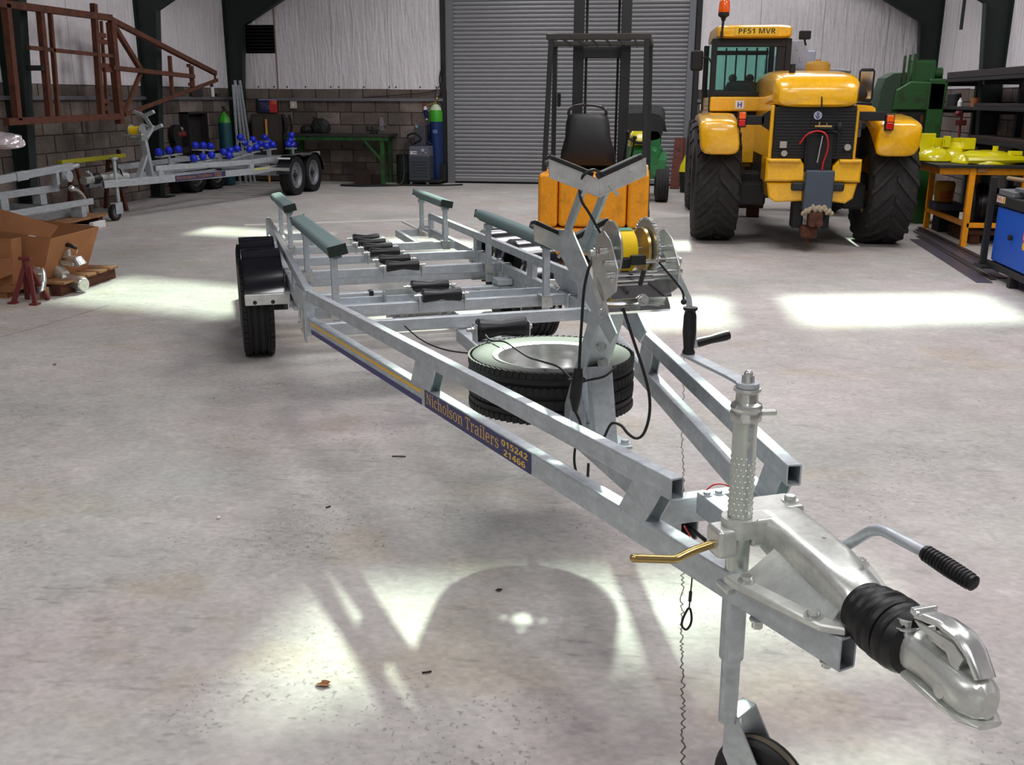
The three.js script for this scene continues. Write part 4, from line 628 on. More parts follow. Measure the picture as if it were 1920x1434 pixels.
{ // telescopic handler, its engine end towards the camera
  const [t, W] = at('telehandler', 'big yellow telescopic handler with tall lugged tyres and a cab on its left', 'telehandler', [1.67, 0, -12]);
  const Y = mat.yellow, D = mat.darkSteel;
  for (const [x, z] of [[0.795, -11.06], [2.575, -11.06], [0.85, -14.1], [2.5, -14.1]]) agTyre(W, G('wheel', t), [x, 0.625, z], 0.625, 0.47);
  for (const s of [-1, 1]) { // rear mudguards
    const cx = s < 0 ? 0.765 : 2.525, a = s < 0 ? 0.2 : 0.21, ring = (z, yt, yb, k = 1) => sect([cx - s * (1 - k) * 0.05, (yt + yb) / 2, z], [1, 0, 0], [s * 0.10, 1, 0], a * k, (yt - yb) / 2, 24, 4.5);
    W('mudguard', loft([ring(-10.325, 1.255, 0.985, 0.9), ring(-10.335, 1.275, 0.965, 0.95), ring(-10.36, 1.295, 0.955), ring(-10.45, 1.315, 1.0), ring(-10.7, 1.345, 1.14), ring(-11.05, 1.36, 1.27), ring(-11.6, 1.33, 1.25, 0.97)]), Y);
    const lx0 = s < 0 ? 0.93 : 2.36, ly = s < 0 ? 1.23 : 1.21, l = G('tail_light', t);
    W('housing', b2(lx0, ly, -10.33, lx0 + 0.085, ly + 0.155, -10.27, 0.008), mat.dark, l); W('amber_lens', b2(lx0 + 0.008, ly + 0.08, -10.275, lx0 + 0.077, ly + 0.147, -10.255, 0.01), mat.amber, l); W('red_lens', b2(lx0 + 0.008, ly + 0.01, -10.275, lx0 + 0.077, ly + 0.077, -10.255, 0.01), mat.redLens, l);
    W('light_bracket', s < 0 ? [b2(1.0, 1.255, -10.34, 1.2, 1.345, -10.30, 0.01), tf(prism([[1.17, 1.25], [1.25, 1.20], [1.25, 1.40], [1.17, 1.35]], 0.04), 0, 0, -10.32)] : [b2(2.08, 1.30, -10.34, 2.37, 1.39, -10.30, 0.01)], mat.dark);
    W('inner_wing', s < 0 ? [b2(0.98, 0.75, -11.75, 1.25, 1.34, -11.7, 0.02)] : [b2(2.08, 0.8, -11.65, 2.36, 1.22, -11.6, 0.02), loft([sect([2.2, 1.40, -10.7], [1, 0, 0], [-0.25, 1, 0], 0.15, 0.05, 12, 3), sect([2.2, 1.40, -11.5], [1, 0, 0], [-0.25, 1, 0], 0.15, 0.06, 12, 3)])], Y);
  }
  // engine cover
  const hs = (z, x0, x1, yb, yt, e = 5) => sect([(x0 + x1) / 2, (yb + yt) / 2, z], [1, 0, 0], [0, 1, 0], (x1 - x0) / 2, (yt - yb) / 2, 28, e);
  W('engine_cover', loft([hs(-10.13, 1.35, 2.0, 1.455, 1.60, 4), hs(-10.15, 1.30, 2.04, 1.435, 1.655, 4.5), hs(-10.22, 1.265, 2.07, 1.425, 1.72, 5), hs(-10.35, 1.255, 2.08, 1.42, 1.755, 5), hs(-10.7, 1.25, 2.085, 1.4, 1.785, 5), hs(-11.2, 1.25, 2.085, 1.3, 1.80, 6), hs(-12.3, 1.28, 2.085, 1.2, 1.79, 6)]), Y);
  W.each('side_panel', [b2(1.245, 0.93, -10.24, 1.285, 1.45, -12.2, 0.012), b2(2.065, 0.93, -10.24, 2.1, 1.45, -12.2, 0.012)], Y);
  { const g = G('grille', t); W('grille_panel', b2(1.285, 0.93, -10.24, 2.065, 1.432, -10.19, 0.012), mat.dark, g);
    for (let k = 0; k < 15; k++) W('grille_bar', b2(1.30, 0.975 + k * 0.03, -10.195, 2.05, 0.985 + k * 0.03, -10.184, 0.003), mat.black, g);
    W.each('work_light', [b2(1.345, 1.035, -10.2, 1.415, 1.10, -10.16, 0.008), cyl([1.395, 0.985, -10.2], [1.395, 0.985, -10.16], 0.03, 0.03, 14), cyl([2.0, 1.05, -10.2], [2.0, 1.05, -10.15], 0.032, 0.032, 14)], std({ color: [0.62, 0.60, 0.56], roughness: 0.4 }), g); }
  const badge = canvasTex(128, 128, (c) => { c.fillStyle = '#15161a'; c.fillRect(0, 0, 128, 128); c.fillStyle = '#b9c3dd'; c.beginPath(); c.arc(64, 64, 60, 0, 7); c.fill(); c.strokeStyle = '#23263a'; c.lineWidth = 9; for (const d of [-1, 1]) for (const k of [0, 1]) { c.beginPath(); c.moveTo(64 + d * 5, 112); c.quadraticCurveTo(64 + d * (20 + k * 22), 88 - k * 22, 64 + d * (12 + k * 34), 26 + k * 24); c.stroke(); } c.beginPath(); c.moveTo(64, 118); c.lineTo(64, 14); c.stroke(); });
  decal('badge', 0.085, 0.085, badge, t, [1.691 - 1.67, 1.352, -10.181 + 12], [0, 0, 1]);
  for (const [x0, x1, s] of [[1.225, 1.61, -1], [1.875, 2.15, 1]]) { // split counterweight
    const g = G('counterweight', t), inn = s < 0 ? x1 : x0, outx = s < 0 ? x0 : x1;
    W('upper_block', tf(prism([[outx, 0.71], [inn, 0.71], [inn, 0.86], [inn + s * 0.06, 0.935], [outx, 0.935]], 0.45, 0.02), 0, 0, -10.36), Y, g);
    W('ledge', b2(outx + (s < 0 ? 0.01 : -0.01), 0.90, -10.16, inn + s * 0.05, 0.937, -10.10, 0.015), Y, g);
    W('lower_block', tf(prism([[outx - s * 0.02, 0.70], [inn, 0.70], [inn, 0.52], [outx - s * 0.12, 0.50], [outx - s * 0.05, 0.55]], 0.42, 0.015), 0, 0, -10.37), Y, g);
    W('slot_cover', bx(inn + s * 0.06, 0.665, -10.14, 0.13, 0.085, 0.05, 0.02), D, g);
  }
  { const h = G('tow_hitch', t); W('body', b2(1.61, 0.42, -10.28, 1.893, 0.828, -10.09, 0.02), std({ color: [0.25, 0.29, 0.34], roughness: 0.6 }), h);
    W.each('frame', [b2(1.53, 0.24, -10.4, 1.64, 0.70, -10.2, 0.02), b2(1.82, 0.24, -10.4, 1.90, 0.5, -10.2, 0.02)], mat.dark, h);
    W('crust', [...Array(16)].map((_, k) => tf(new THREE.IcosahedronGeometry(0.035, 1), 1.62 + k * 0.018, 0.44 + (k % 3) * 0.012 - (k < 3 || k > 12 ? 0.035 : 0), -10.09, rnd() * 3, rnd() * 3, 0, [1, 0.8, 0.6])), std({ color: [0.62, 0.57, 0.48], roughness: 1 }), h);
    W('jaw', [b2(1.675, 0.27, -10.22, 1.815, 0.42, -10.07, 0.02), cyl([1.71, 0.3, -10.07], [1.71, 0.3, -10.05], 0.03), cyl([1.78, 0.31, -10.07], [1.78, 0.31, -10.05], 0.035), b2(1.62, 0.15, -10.3, 1.78, 0.27, -10.12, 0.02), cyl([1.70, 0.16, -10.2], [1.70, 0.06, -10.2], 0.025, 0.01)], mat.rust, h); }
  W('hydraulic_column', [b2(1.60, 0.8, -10.2, 1.86, 1.18, -10.16, 0.006), rod([[1.60, 0.82, -10.14], [1.60, 1.20, -10.13], [1.90, 1.20, -10.13], [1.90, 0.98, -10.14]], 0.01, 6, 0.04), b2(1.70, 1.22, -10.16, 1.83, 1.245, -10.1, 0.005), sph(1.9, 1.24, -10.15, 0.04, 0.8, 1.4, 1)], mat.dark);
  W('ram_rod', [cyl([1.745, 1.16, -10.12], [1.715, 0.9, -10.12], 0.011)], mat.chrome); W('tap', [cyl([1.66, 1.25, -10.11], [1.82, 1.25, -10.11], 0.012), cyl([1.70, 1.25, -10.11], [1.70, 1.29, -10.1], 0.01), cyl([1.77, 1.25, -10.11], [1.77, 1.28, -10.1], 0.01)], mat.brass);
  W('hose', tube([[1.53, 1.08, -10.12], [1.59, 1.17, -10.1], [1.69, 1.205, -10.09], [1.77, 1.17, -10.08], [1.80, 1.05, -10.09], [1.77, 0.9, -10.1], [1.765, 0.83, -10.1]], 0.009), mat.redWire);
  W.each('chassis', [b2(0.95, 0.42, -10.6, 1.3, 0.66, -14, 0.03), b2(2.08, 0.40, -10.6, 2.32, 0.66, -14, 0.03), b2(1.25, 0.5, -10.6, 2.1, 1.3, -12.5, 0.03), b2(1.0, 0.55, -11.2, 2.4, 0.75, -10.9, 0.03), b2(1.0, 0.5, -14.25, 2.4, 0.75, -13.95, 0.03)], mat.dark);
  { // cab
    const c = G('cab', t), z = -11.6, zf = -13.1;
    W('roof', loft([hs(-11.50, 0.80, 1.54, 2.165, 2.265, 5), hs(-11.53, 0.765, 1.565, 2.15, 2.285, 6), hs(-11.7, 0.745, 1.58, 2.14, 2.30, 6), hs(-12.6, 0.74, 1.58, 2.14, 2.31, 6), hs(-13.15, 0.76, 1.56, 2.15, 2.25, 6)]), Y, c);
    W.each('pillar', [[0.742, z], [1.545, z], [0.742, zf], [1.545, zf]].map(([x, zz]) => b2(x - 0.032, 1.36, zz - 0.035, x + 0.032, 2.15, zz + 0.035, 0.012)), mat.dark, c);
    W.each('window_frame', [b2(0.72, 2.06, z - 0.02, 1.57, 2.15, z + 0.03, 0.01), b2(0.72, 1.53, z - 0.02, 1.57, 1.585, z + 0.03, 0.01), b2(1.42, 1.55, z - 0.02, 1.53, 2.1, z + 0.02, 0.01)], mat.dark, c);
    W('rear_window', new THREE.PlaneGeometry(0.78, 0.52).translate(1.13, 1.83, z), std({ color: [0.72, 0.90, 0.86], roughness: 0.04, transmission: 1, thickness: 0, ior: 1.5 }), c);
    W('front_window', new THREE.PlaneGeometry(0.78, 0.7).translate(1.13, 1.8, zf), std({ color: [0.72, 0.90, 0.86], roughness: 0.04, transmission: 1, thickness: 0, ior: 1.5 }), c);
    for (let k = 0; k < 6; k++) W('guard_bar', cyl([0.86 + k * 0.125, 1.4, zf + 0.05], [0.86 + k * 0.125, 2.12, zf + 0.05], 0.011, 0.011, 6), mat.dark, c);
    W('guard_bar', [cyl([0.8, 2.06, zf + 0.05], [1.5, 2.06, zf + 0.05], 0.03, 0.03, 6)], mat.dark, c);
    W.each('side_panel', [b2(0.73, 0.75, -11.65, 0.76, 1.52, zf, 0.01), b2(1.54, 0.75, -11.65, 1.57, 1.52, zf, 0.01), b2(0.73, 0.7, zf - 0.02, 1.57, 1.4, zf + 0.02, 0.01)], Y, c);
    W.each('rear_panel', [b2(0.722, 1.37, -11.66, 1.40, 1.53, -11.54, 0.02), b2(0.74, 0.8, -11.68, 1.40, 1.36, -11.64, 0.01)], Y, c);
    W('panel_recess', b2(0.76, 1.30, -11.63, 1.38, 1.375, -11.6, 0.004), mat.dark, c);
    W('driver_seat', [loft([sect([1.11, 1.3, -12.1], [1, 0, 0], [0, 0, 1], 0.24, 0.07, 14, 4), sect([1.11, 1.55, -12.06], [1, 0, 0], [0, 0, 1], 0.24, 0.07, 14, 3.5), sect([1.11, 1.69, -12.05], [1, 0, 0], [0, 0, 1], 0.17, 0.06, 14, 3), sect([1.11, 1.71, -12.05], [1, 0, 0], [0, 0, 1], 0.1, 0.03, 14, 3)]), b2(0.88, 1.25, -12.55, 1.34, 1.35, -12.1, 0.04), sph(1.02, 1.74, -12.3, 0.05), sph(1.22, 1.74, -12.3, 0.05)], mat.black, c);
    const sticker = canvasTex(128, 128, (x) => { x.fillStyle = '#ece6e2'; x.fillRect(0, 0, 128, 128); x.fillStyle = '#3a3fa8'; x.font = 'bold 112px sans-serif'; x.textAlign = 'center'; x.fillText('H', 64, 104); });
    decal('h_sticker', 0.098, 0.09, sticker, c, [1.054 - 1.67, 1.444, -11.538 + 12], [0, 0, 1]);
    const plate = canvasTex(512, 128, (x, w, h) => { x.fillStyle = '#e3b51c'; x.fillRect(0, 0, w, h); x.fillStyle = '#2b2412'; x.font = 'bold 112px sans-serif'; x.textAlign = 'center'; x.save(); x.translate(256, 104); const m = x.measureText('PF51 MVR').width; x.scale(452 / m, 1); x.fillText('PF51 MVR', 0, 0); x.restore(); });
    W('plate_backing', b2(0.945, 2.175, -11.52, 1.415, 2.268, -11.494, 0.004), std({ color: [0.85, 0.66, 0.1], roughness: 0.4 }), c);
    decal('number_plate', 0.46, 0.088, plate, c, [1.18 - 1.67, 2.2215, -11.4925 + 12], [0, 0, 1]);
    const bc = G('beacon', t); W('stem', [cyl([0.805, 2.14, -11.5], [0.815, 2.36, -11.52], 0.014), b2(0.79, 2.15, -11.52, 0.82, 2.22, -11.48, 0.004)], mat.dark, bc); W('base', lathe([[0.02, 0], [0.03, 0.03], [0.06, 0.05], [0.06, 0.085], [0, 0.085]], [0.815, 2.33, -11.52], [0, 1, 0], 20), mat.dark, bc); W('dome', lathe([[0.058, 0], [0.062, 0.01], [0.058, 0.1], [0.05, 0.125], [0, 0.135]], [0.817, 2.415, -11.52], [0.02, 1, 0], 20), mat.amber, bc);
    const m1 = G('wing_mirror', t); W('case', b2(0.49, 1.81, -11.75, 0.63, 2.03, -11.66, 0.025), mat.dark, m1); W('arm', rod([[0.62, 1.95, -11.7], [0.69, 1.955, -11.7], [0.72, 1.90, -11.7]], 0.01, 6), mat.dark, m1);
    const m2 = G('wing_mirror', t); W('case', tf(prism([[-0.085, -0.17], [0.06, -0.19], [0.085, -0.15], [0.085, 0.15], [0.06, 0.18], [-0.06, 0.18], [-0.085, 0.15]], 0.05, 0.012), 2.455, 1.66, -11.8, 0, -0.25), mat.dark, m2); W('glass', tf(new THREE.PlaneGeometry(0.13, 0.29), 2.448, 1.66, -11.768, 0.05, -0.25), mat.chrome, m2); W('arm', rod([[2.44, 1.55, -11.82], [2.2, 1.68, -11.6], [1.95, 1.69, -11.3]], 0.008, 6), mat.dark, m2);
  }
  W('round_mirror', [tf(new THREE.SphereGeometry(0.11, 20, 10), 2.17, 1.575, -10.8, 0, 0, -0.5, [1, 0.68, 0.3]), rod([[2.13, 1.62, -10.82], [2.0, 1.665, -10.7], [1.73, 1.655, -10.25], [1.715, 1.40, -10.16]], 0.007, 6, 0.02), rod([[1.705, 1.655, -10.2], [1.705, 1.50, -10.12], [1.715, 1.40, -10.14]], 0.007, 6, 0.02)], mat.dark);
  W('boom_head', [tf(prism([[1.62, 1.75], [1.90, 1.83], [1.94, 1.90], [1.78, 2.15], [1.65, 2.16]], 0.05, 0.006), 0, 0, -12.2), b2(1.62, 1.70, -14.5, 1.95, 2.05, -12.25, 0.02), [[1.72, 2.08], [1.77, 1.95]].map(([x, y]) => b2(x - 0.015, y - 0.03, -12.18, x + 0.015, y + 0.03, -12.165, 0.004))], std({ color: [0.60, 0.63, 0.70], roughness: 0.45 }));
  W('boom_cable', rod([[1.68, 1.835, -12.1], [2.25, 1.82, -12.1], [2.3, 1.81, -12.0]], 0.02, 6), mat.steelGrey);
  W('boom_lamp', [b2(1.735, 2.17, -12.24, 1.865, 2.265, -12.16, 0.012), cyl([1.80, 2.17, -12.2], [1.82, 2.10, -12.2], 0.012)], mat.dark);
  W('air_cleaner', lathe([[0, 0], [0.125, 0], [0.128, 0.08], [0.12, 0.095], [0.10, 0.115], [0.03, 0.12], [0.03, 0.135], [0, 0.135]], [1.79, 1.77, -11.05], [0, 1, 0], 24), std({ color: [0.66, 0.50, 0.14], roughness: 0.6 }));
  W('exhaust_stub', [cyl([1.445, 1.70, -10.42], [1.44, 1.84, -10.42], 0.034, 0.03, 14), cyl([1.44, 1.69, -10.42], [1.44, 1.71, -10.42], 0.055, 0.05, 14)], mat.dark);
}
{ const [t, W] = at('timber_baulk', 'short brown timber bearer lying on the floor beneath the telehandler', 'timber', [1.2, 0, -13.3]); W.each('bearer', [b2(0.95, 0.12, -13.4, 1.6, 0.26, -13.2, 0.01), b2(1.0, 0, -13.4, 1.15, 0.118, -13.2, 0.01), b2(1.4, 0, -13.4, 1.55, 0.118, -13.2, 0.01)], mat.woodDark); }
{ // ride-on mower behind the forklift
  const [t, W] = at('ride_on_mower', 'green ride-on mower with yellow seat and dark grass box behind the forklift', 'mower', [0, 0, -15.4]);
  W('body', [loft([sect([0.02, 0.55, -15.0], [1, 0, 0], [0, 1, 0], 0.2, 0.22, 16, 4), sect([0.02, 0.62, -15.2], [1, 0, 0], [0, 1, 0], 0.28, 0.26, 16, 4), sect([0.02, 0.6, -16.2], [1, 0, 0], [0, 1, 0], 0.26, 0.22, 16, 4)]), loft([sect([0.14, 0.82, -15.1], [1, 0, 0], [0, 1, 0], 0.11, 0.22, 14, 4), sect([0.14, 0.82, -15.3], [1, 0, 0], [0, 1, 0], 0.11, 0.22, 14, 4)])], mat.mower);
  W('mudguard', [tf(prism([[0, 0.4], [0.03, 0.62], [0.14, 0.72], [0.32, 0.74], [0.32, 0.70], [0.16, 0.68], [0.07, 0.6], [0.05, 0.4]], 0.22, 0.01), 0.24, 0, -14.98, 0, Math.PI / 2)], mat.mower);
  W('seat', [loft([sect([-0.06, 0.86, -15.05], [1, 0, 0], [0, 0, 1], 0.15, 0.05, 14, 4), sect([-0.06, 1.0, -15.08], [1, 0, 0], [0, 0, 1], 0.15, 0.05, 14, 4), sect([-0.06, 1.04, -15.08], [1, 0, 0], [0, 0, 1], 0.12, 0.03, 14, 4)]), bx(-0.06, 0.85, -15.3, 0.34, 0.1, 0.36, 0.03)], mat.lime);
  W('seat_trim', tube([[-0.2, 0.93, -15.0], [-0.1, 0.88, -14.98], [0.0, 0.88, -14.98], [0.06, 0.93, -15.0], [0.05, 0.98, -15.0]], 0.025), mat.dark);
  W('grass_box', [loft([sect([-0.05, 1.1, -15.1], [1, 0, 0], [0, 1, 0], 0.33, 0.2, 18, 4), sect([-0.02, 1.22, -15.4], [1, 0, 0], [0, 1, 0], 0.33, 0.2, 18, 4), sect([-0.02, 1.2, -15.9], [1, 0, 0], [0, 1, 0], 0.3, 0.2, 18, 4)]), tf(prism([[0.1, 1.3], [0.3, 1.2], [0.34, 1.02], [0.26, 1.06], [0.26, 0.85], [0.2, 0.6], [0.1, 0.6]], 0.1, 0.02), 0, 0, -15.2)], std({ color: [0.13, 0.135, 0.14], roughness: 0.8 }));
  for (const x of [-0.3, 0.3]) { W('wheel', [tf(tyreGeo(0.26, 0.2, 0.14, true, 28), x, 0.26, -15.1, 0, 0, Math.PI / 2), cyl([x - 0.05, 0.26, -15.1], [x + 0.05, 0.26, -15.1], 0.14, 0.14, 16)], mat.oldRubber); W('wheel', [tf(tyreGeo(0.18, 0.14, 0.1, true, 24), x * 0.9, 0.18, -16.2, 0, 0, Math.PI / 2), cyl([x * 0.9 - 0.04, 0.18, -16.2], [x * 0.9 + 0.04, 0.18, -16.2], 0.1, 0.1, 16)], mat.oldRubber); }
  W('steering_wheel', tf(new THREE.TorusGeometry(0.17, 0.015, 8, 26), -0.2, 1.05, -15.6, 1.2), mat.dark);
  W.each('lever', [[cyl([-0.28, 0.7, -15.0], [-0.3, 1.02, -15.0], 0.012), sph(-0.3, 1.03, -15.0, 0.022)], [cyl([-0.2, 0.7, -15.0], [-0.18, 0.97, -15.0], 0.012), sph(-0.18, 0.98, -15.0, 0.02)]], mat.chrome);
}
{ const [t, W] = at('wooden_board', 'reddish brown board with a dark knot leaning at the right of the roller door', 'board', [0.6, 0, -17.4]);
  W.each('plank', [beam([0.56, 0.0, -17.3], [0.62, 0.845, -17.66], 0.16, 0.03, 0.004, [0, 0.4, 1]), beam([0.70, 0.0, -17.4], [0.70, 0.85, -17.7], 0.07, 0.025, 0.004, [0, 0.4, 1])], std({ map: woodTex, color: [0.62, 0.36, 0.27], roughness: 0.7 })); W('knot', tf(new THREE.CylinderGeometry(0.035, 0.035, 0.004, 14), 0.61, 0.66, -17.562, 1.16), mat.woodDark); }
{ const [t, W] = at('yellow_hopper', 'yellow plastic hopper with black base and strap standing behind the left tyre of the telehandler', 'hopper', [0.78, 0, -16.7]);
  W('hopper', [loft([sect([0.76, 0.34, -16.75], [1, 0, 0], [0, 0, 1], 0.16, 0.15, 16, 5), sect([0.77, 0.44, -16.75], [1, 0, 0], [0, 0, 1], 0.15, 0.14, 16, 4), sect([0.83, 0.72, -16.75], [1, 0, 0], [0, 0, 1], 0.085, 0.09, 16, 3), sect([0.86, 0.80, -16.75], [1, 0, 0], [0, 0, 1], 0.08, 0.08, 16, 3)]), b2(0.84, 0.55, -16.8, 0.96, 0.83, -16.7, 0.02)], mat.lime);
  W('base', [loft([sect([0.77, 0.0, -16.75], [1, 0, 0], [0, 0, 1], 0.13, 0.13, 16, 4), sect([0.77, 0.33, -16.75], [1, 0, 0], [0, 0, 1], 0.16, 0.15, 16, 4)])], mat.dark); W('strap', tube([[0.74, 0.74, -16.66], [0.75, 0.6, -16.6], [0.83, 0.45, -16.58], [0.9, 0.38, -16.6]], 0.022), mat.dark); W('foot', b2(0.74, 0, -16.6, 0.93, 0.035, -16.55, 0.005), mat.steelGrey); }

// ---------- left side and back wall ----------
{ // second trailer with blue rollers along the left wall
  const t = thing('boat_trailer', 'smaller galvanised boat trailer with bright blue rollers parked along the left block wall', 'trailer', [-6.42, 0, -15.6], R(-4.3));
  const g = mat.galv, ox = (z) => z < 1.3 ? 0.66 : 0.66 - 0.19 * (z - 1.3);
  for (const s of [-1, 1]) {
    M('lower_rail', [rhs([s * ox(0), 0.43, -1.3], [s * ox(0), 0.43, 1.3], 0.05, 0.09), rhs([s * ox(1.3), 0.43, 1.3], [s * ox(4.2), 0.46, 4.2], 0.05, 0.09)], g, t);
    M('upper_rail', [rhs([s * ox(0), 0.57, -1.3], [s * ox(0), 0.57, 1.3], 0.045, 0.07), rhs([s * ox(1.3), 0.57, 1.3], [s * ox(3.3), 0.60, 3.3], 0.045, 0.07)], g, t);
    for (const z of [-1.25, -0.2, 1.3, 3.2]) M('strut', b2(s * ox(z) - 0.02, 0.42, z - 0.06, s * ox(z) + 0.02, 0.58, z + 0.06, 0.004), g, t);
    for (const z of [0.33, -0.35]) wheelPart(t, [s * 0.88, 0.31, z], [s, 0, 0], 0.31, 0.19, mat.steelGrey);
    const arc = (cz, a0, a1) => [...Array(11)].map((_, k) => { const a = R(a0 + (a1 - a0) * k / 10); return [cz + 0.36 * Math.cos(a), 0.31 + 0.33 * Math.sin(a)]; });
    const o = [...arc(0.33, 8, 120), ...arc(-0.35, 62, 175)];
    M('mudguard', tf(prism([...o, ...o.map(([z, y]) => [z, y - 0.012]).reverse()], 0.22, 0), s * 0.88, 0, 0, 0, -Math.PI / 2), mat.gloss, t);
    M('mudguard_bracket', b2(s * 0.66, 0.40, 0.66, s * 0.99, 0.45, 0.71, 0.005), mat.zinc, t); M('reflector', b2(s * 0.78, 0.575, 0.60, s * 0.98, 0.60, 0.64, 0.004), mat.white, t);
  }
  for (const z of [-1.2, -0.7, 0.1, 0.7, 1.25]) M('crossmember', rhs([-0.64, 0.5, z], [0.64, 0.5, z], 0.05, 0.06), g, t);
  M('tow_beam', rhs([0, 0.42, 1.2], [0, 0.45, 3.4], 0.06, 0.06), g, t); M('axle', [b2(-0.7, 0.3, 0.3, 0.7, 0.36, 0.36, 0.004), b2(-0.7, 0.3, -0.38, 0.7, 0.36, -0.32, 0.004)], g, t);
  M('coachline', [b2(ox(0) + 0.026, 0.445, 0.75, ox(0) + 0.028, 0.46, 1.28)], mat.lime, t);
  { const z = 1.9, zz = 3.0, zm = (z + zz) / 2, x = ox(zm), y = 0.445; const tx = canvasTex(256, 32, (c, w, h) => { c.fillStyle = '#2a2a55'; c.fillRect(0, 0, w, h); c.fillStyle = '#c98a3a'; c.font = '26px serif'; c.save(); c.translate(6, 24); const m = c.measureText('Nicholson Trailers').width; c.scale(180 / m, 1); c.fillText('Nicholson Trailers', 0, 0); c.restore(); c.font = 'bold 13px sans-serif'; c.fillText('015242', 194, 14); c.fillText('21466', 198, 28); });
    decal('name_sign', 1.05, 0.075, tx, t, [x + 0.0268, y, zm], [0.982, 0, 0.187]); }
  { const w = G('winch_post', t), z = 2.95; M('column', [rhs([0, 0.45, z], [0, 0.98, z + 0.1], 0.09, 0.06), beam([0, 0.45, z + 0.32], [0, 0.75, z + 0.08], 0.07, 0.04), beam([0, 0.92, z + 0.12], [0, 1.12, z - 0.16], 0.07, 0.04), beam([0, 1.1, z - 0.14], [0, 1.27, z + 0.02], 0.06, 0.02)], g, w);
    for (const [y, zz] of [[1.26, z + 0.02], [1.08, z - 0.15]]) M('bow_snubber', [-1, 1].map((s) => beam([0, y, zz], [s * 0.15, y + 0.06, zz], 0.05, 0.045, 0.004)), g, w);
    const h = G('hand_winch', t); M('frame', [b2(-0.1, 0.95, z + 0.14, 0.1, 1.0, z + 0.3, 0.006), b2(-0.105, 0.97, z + 0.16, -0.098, 1.08, z + 0.3), b2(0.098, 0.97, z + 0.16, 0.105, 1.08, z + 0.3), cyl([-0.16, 1.02, z + 0.28], [0.14, 1.02, z + 0.28], 0.012)], mat.zinc, h); M('drum_flange', [cyl([-0.085, 1.07, z + 0.22], [-0.08, 1.07, z + 0.22], 0.09, 0.09, 20), cyl([0.07, 1.07, z + 0.22], [0.08, 1.07, z + 0.22], 0.09, 0.09, 20)], mat.zinc, h); M('strap_roll', cyl([-0.075, 1.07, z + 0.22], [0.05, 1.07, z + 0.22], 0.065, 0.065, 18), mat.strap, h); }
  { const c = G('coupling', t); M('housing', loft([sect([0, 0.5, 3.6], [1, 0, 0], [0, 1, 0], 0.1, 0.07, 14, 4), sect([0, 0.53, 3.85], [1, 0, 0], [0, 1, 0], 0.07, 0.06, 14, 3), sect([0, 0.53, 4.1], [1, 0, 0], [0, 1, 0], 0.05, 0.05, 14, 2.4)]), mat.cast, c); M('bellows', lathe([[0.04, 0], [0.065, 0.02], [0.055, 0.05], [0.068, 0.08], [0.058, 0.11], [0.045, 0.15]], [0, 0.53, 4.1], [0, 0, 1], 20), mat.black, c); M('ball_head', [loft([sect([0, 0.53, 4.23], [1, 0, 0], [0, 1, 0], 0.04, 0.045, 12, 3), sect([0, 0.52, 4.42], [1, 0, 0], [0, 1, 0], 0.05, 0.045, 12, 3)]), beam([0, 0.58, 4.25], [0.02, 0.63, 4.36], 0.04, 0.03, 0.008)], mat.zinc, c); M('brake_lever', [rod([[0.07, 0.5, 3.7], [0.09, 0.62, 3.78], [0.09, 0.63, 3.9]], 0.012, 8), cyl([0.09, 0.63, 3.9], [0.09, 0.63, 4.0], 0.02)], mat.black, c); M('safety_cable', [tube([[0.12, 0.48, 3.6], [0.16, 0.4, 3.75], [0.1, 0.38, 3.9], [0.02, 0.46, 4.05]], 0.008)], mat.cable, c); }
  { const j = G('jockey_wheel', t), x = 0.13, z = 3.95; M('tube', [cyl([x, 0.2, z], [x, 0.75, z], 0.024), cyl([x, 0.75, z], [x, 0.78, z], 0.05, 0.05, 10)], mat.galv, j); M('tyre', [tf(tyreGeo(0.105, 0.06, 0.06, false, 24), x, 0.105, z + 0.1, 0, 0, Math.PI / 2)], mat.rubber, j); M('hub', cyl([x - 0.02, 0.105, z + 0.1], [x + 0.02, 0.105, z + 0.1], 0.062, 0.062, 18), mat.steelGrey, j); M('fork', [b2(x - 0.036, 0.08, z - 0.03, x - 0.031, 0.22, z + 0.12), b2(x + 0.031, 0.08, z - 0.03, x + 0.036, 0.22, z + 0.12)], mat.galv, j); }
  // blue wobble rollers in rocking banks, near side and far side
  const rg = ready(lathe([[0, -0.045], [0.035, -0.045], [0.056, -0.015], [0.056, 0.015], [0.035, 0.045], [0, 0.045]], [0, 0, 0], [1, 0, 0], 14));
  const bank = (list, par) => { for (const [x, y, z] of list) { const m = M('roller', rg, mat.blueRoller, par); m.position.set(x, y, z); } };
  const banks = [[-0.28, [[0.75, 2.25], [0.76, 1.98], [0.765, 1.72]]], [0.12, [[0.655, 2.0], [0.665, 1.74], [0.675, 1.48]]], [-0.28, [[0.80, 1.22], [0.79, 0.98], [0.77, 0.76]]], [0.12, [[0.70, 1.1], [0.715, 0.88], [0.73, 0.66]]], [0.30, [[0.66, 1.28], [0.72, 0.6], [0.74, 0.36]]], [-0.1, [[0.88, 0.1], [0.79, -0.05], [0.83, -0.35], [0.76, -0.42], [0.75, -0.62]]], [0.35, [[0.75, 0.1], [0.76, -0.14]]], [-0.2, [[0.84, -1.0], [0.76, -1.15]]], [0.28, [[0.88, -1.05], [0.79, -0.98], [0.73, -0.9], [0.72, -1.1]]]];
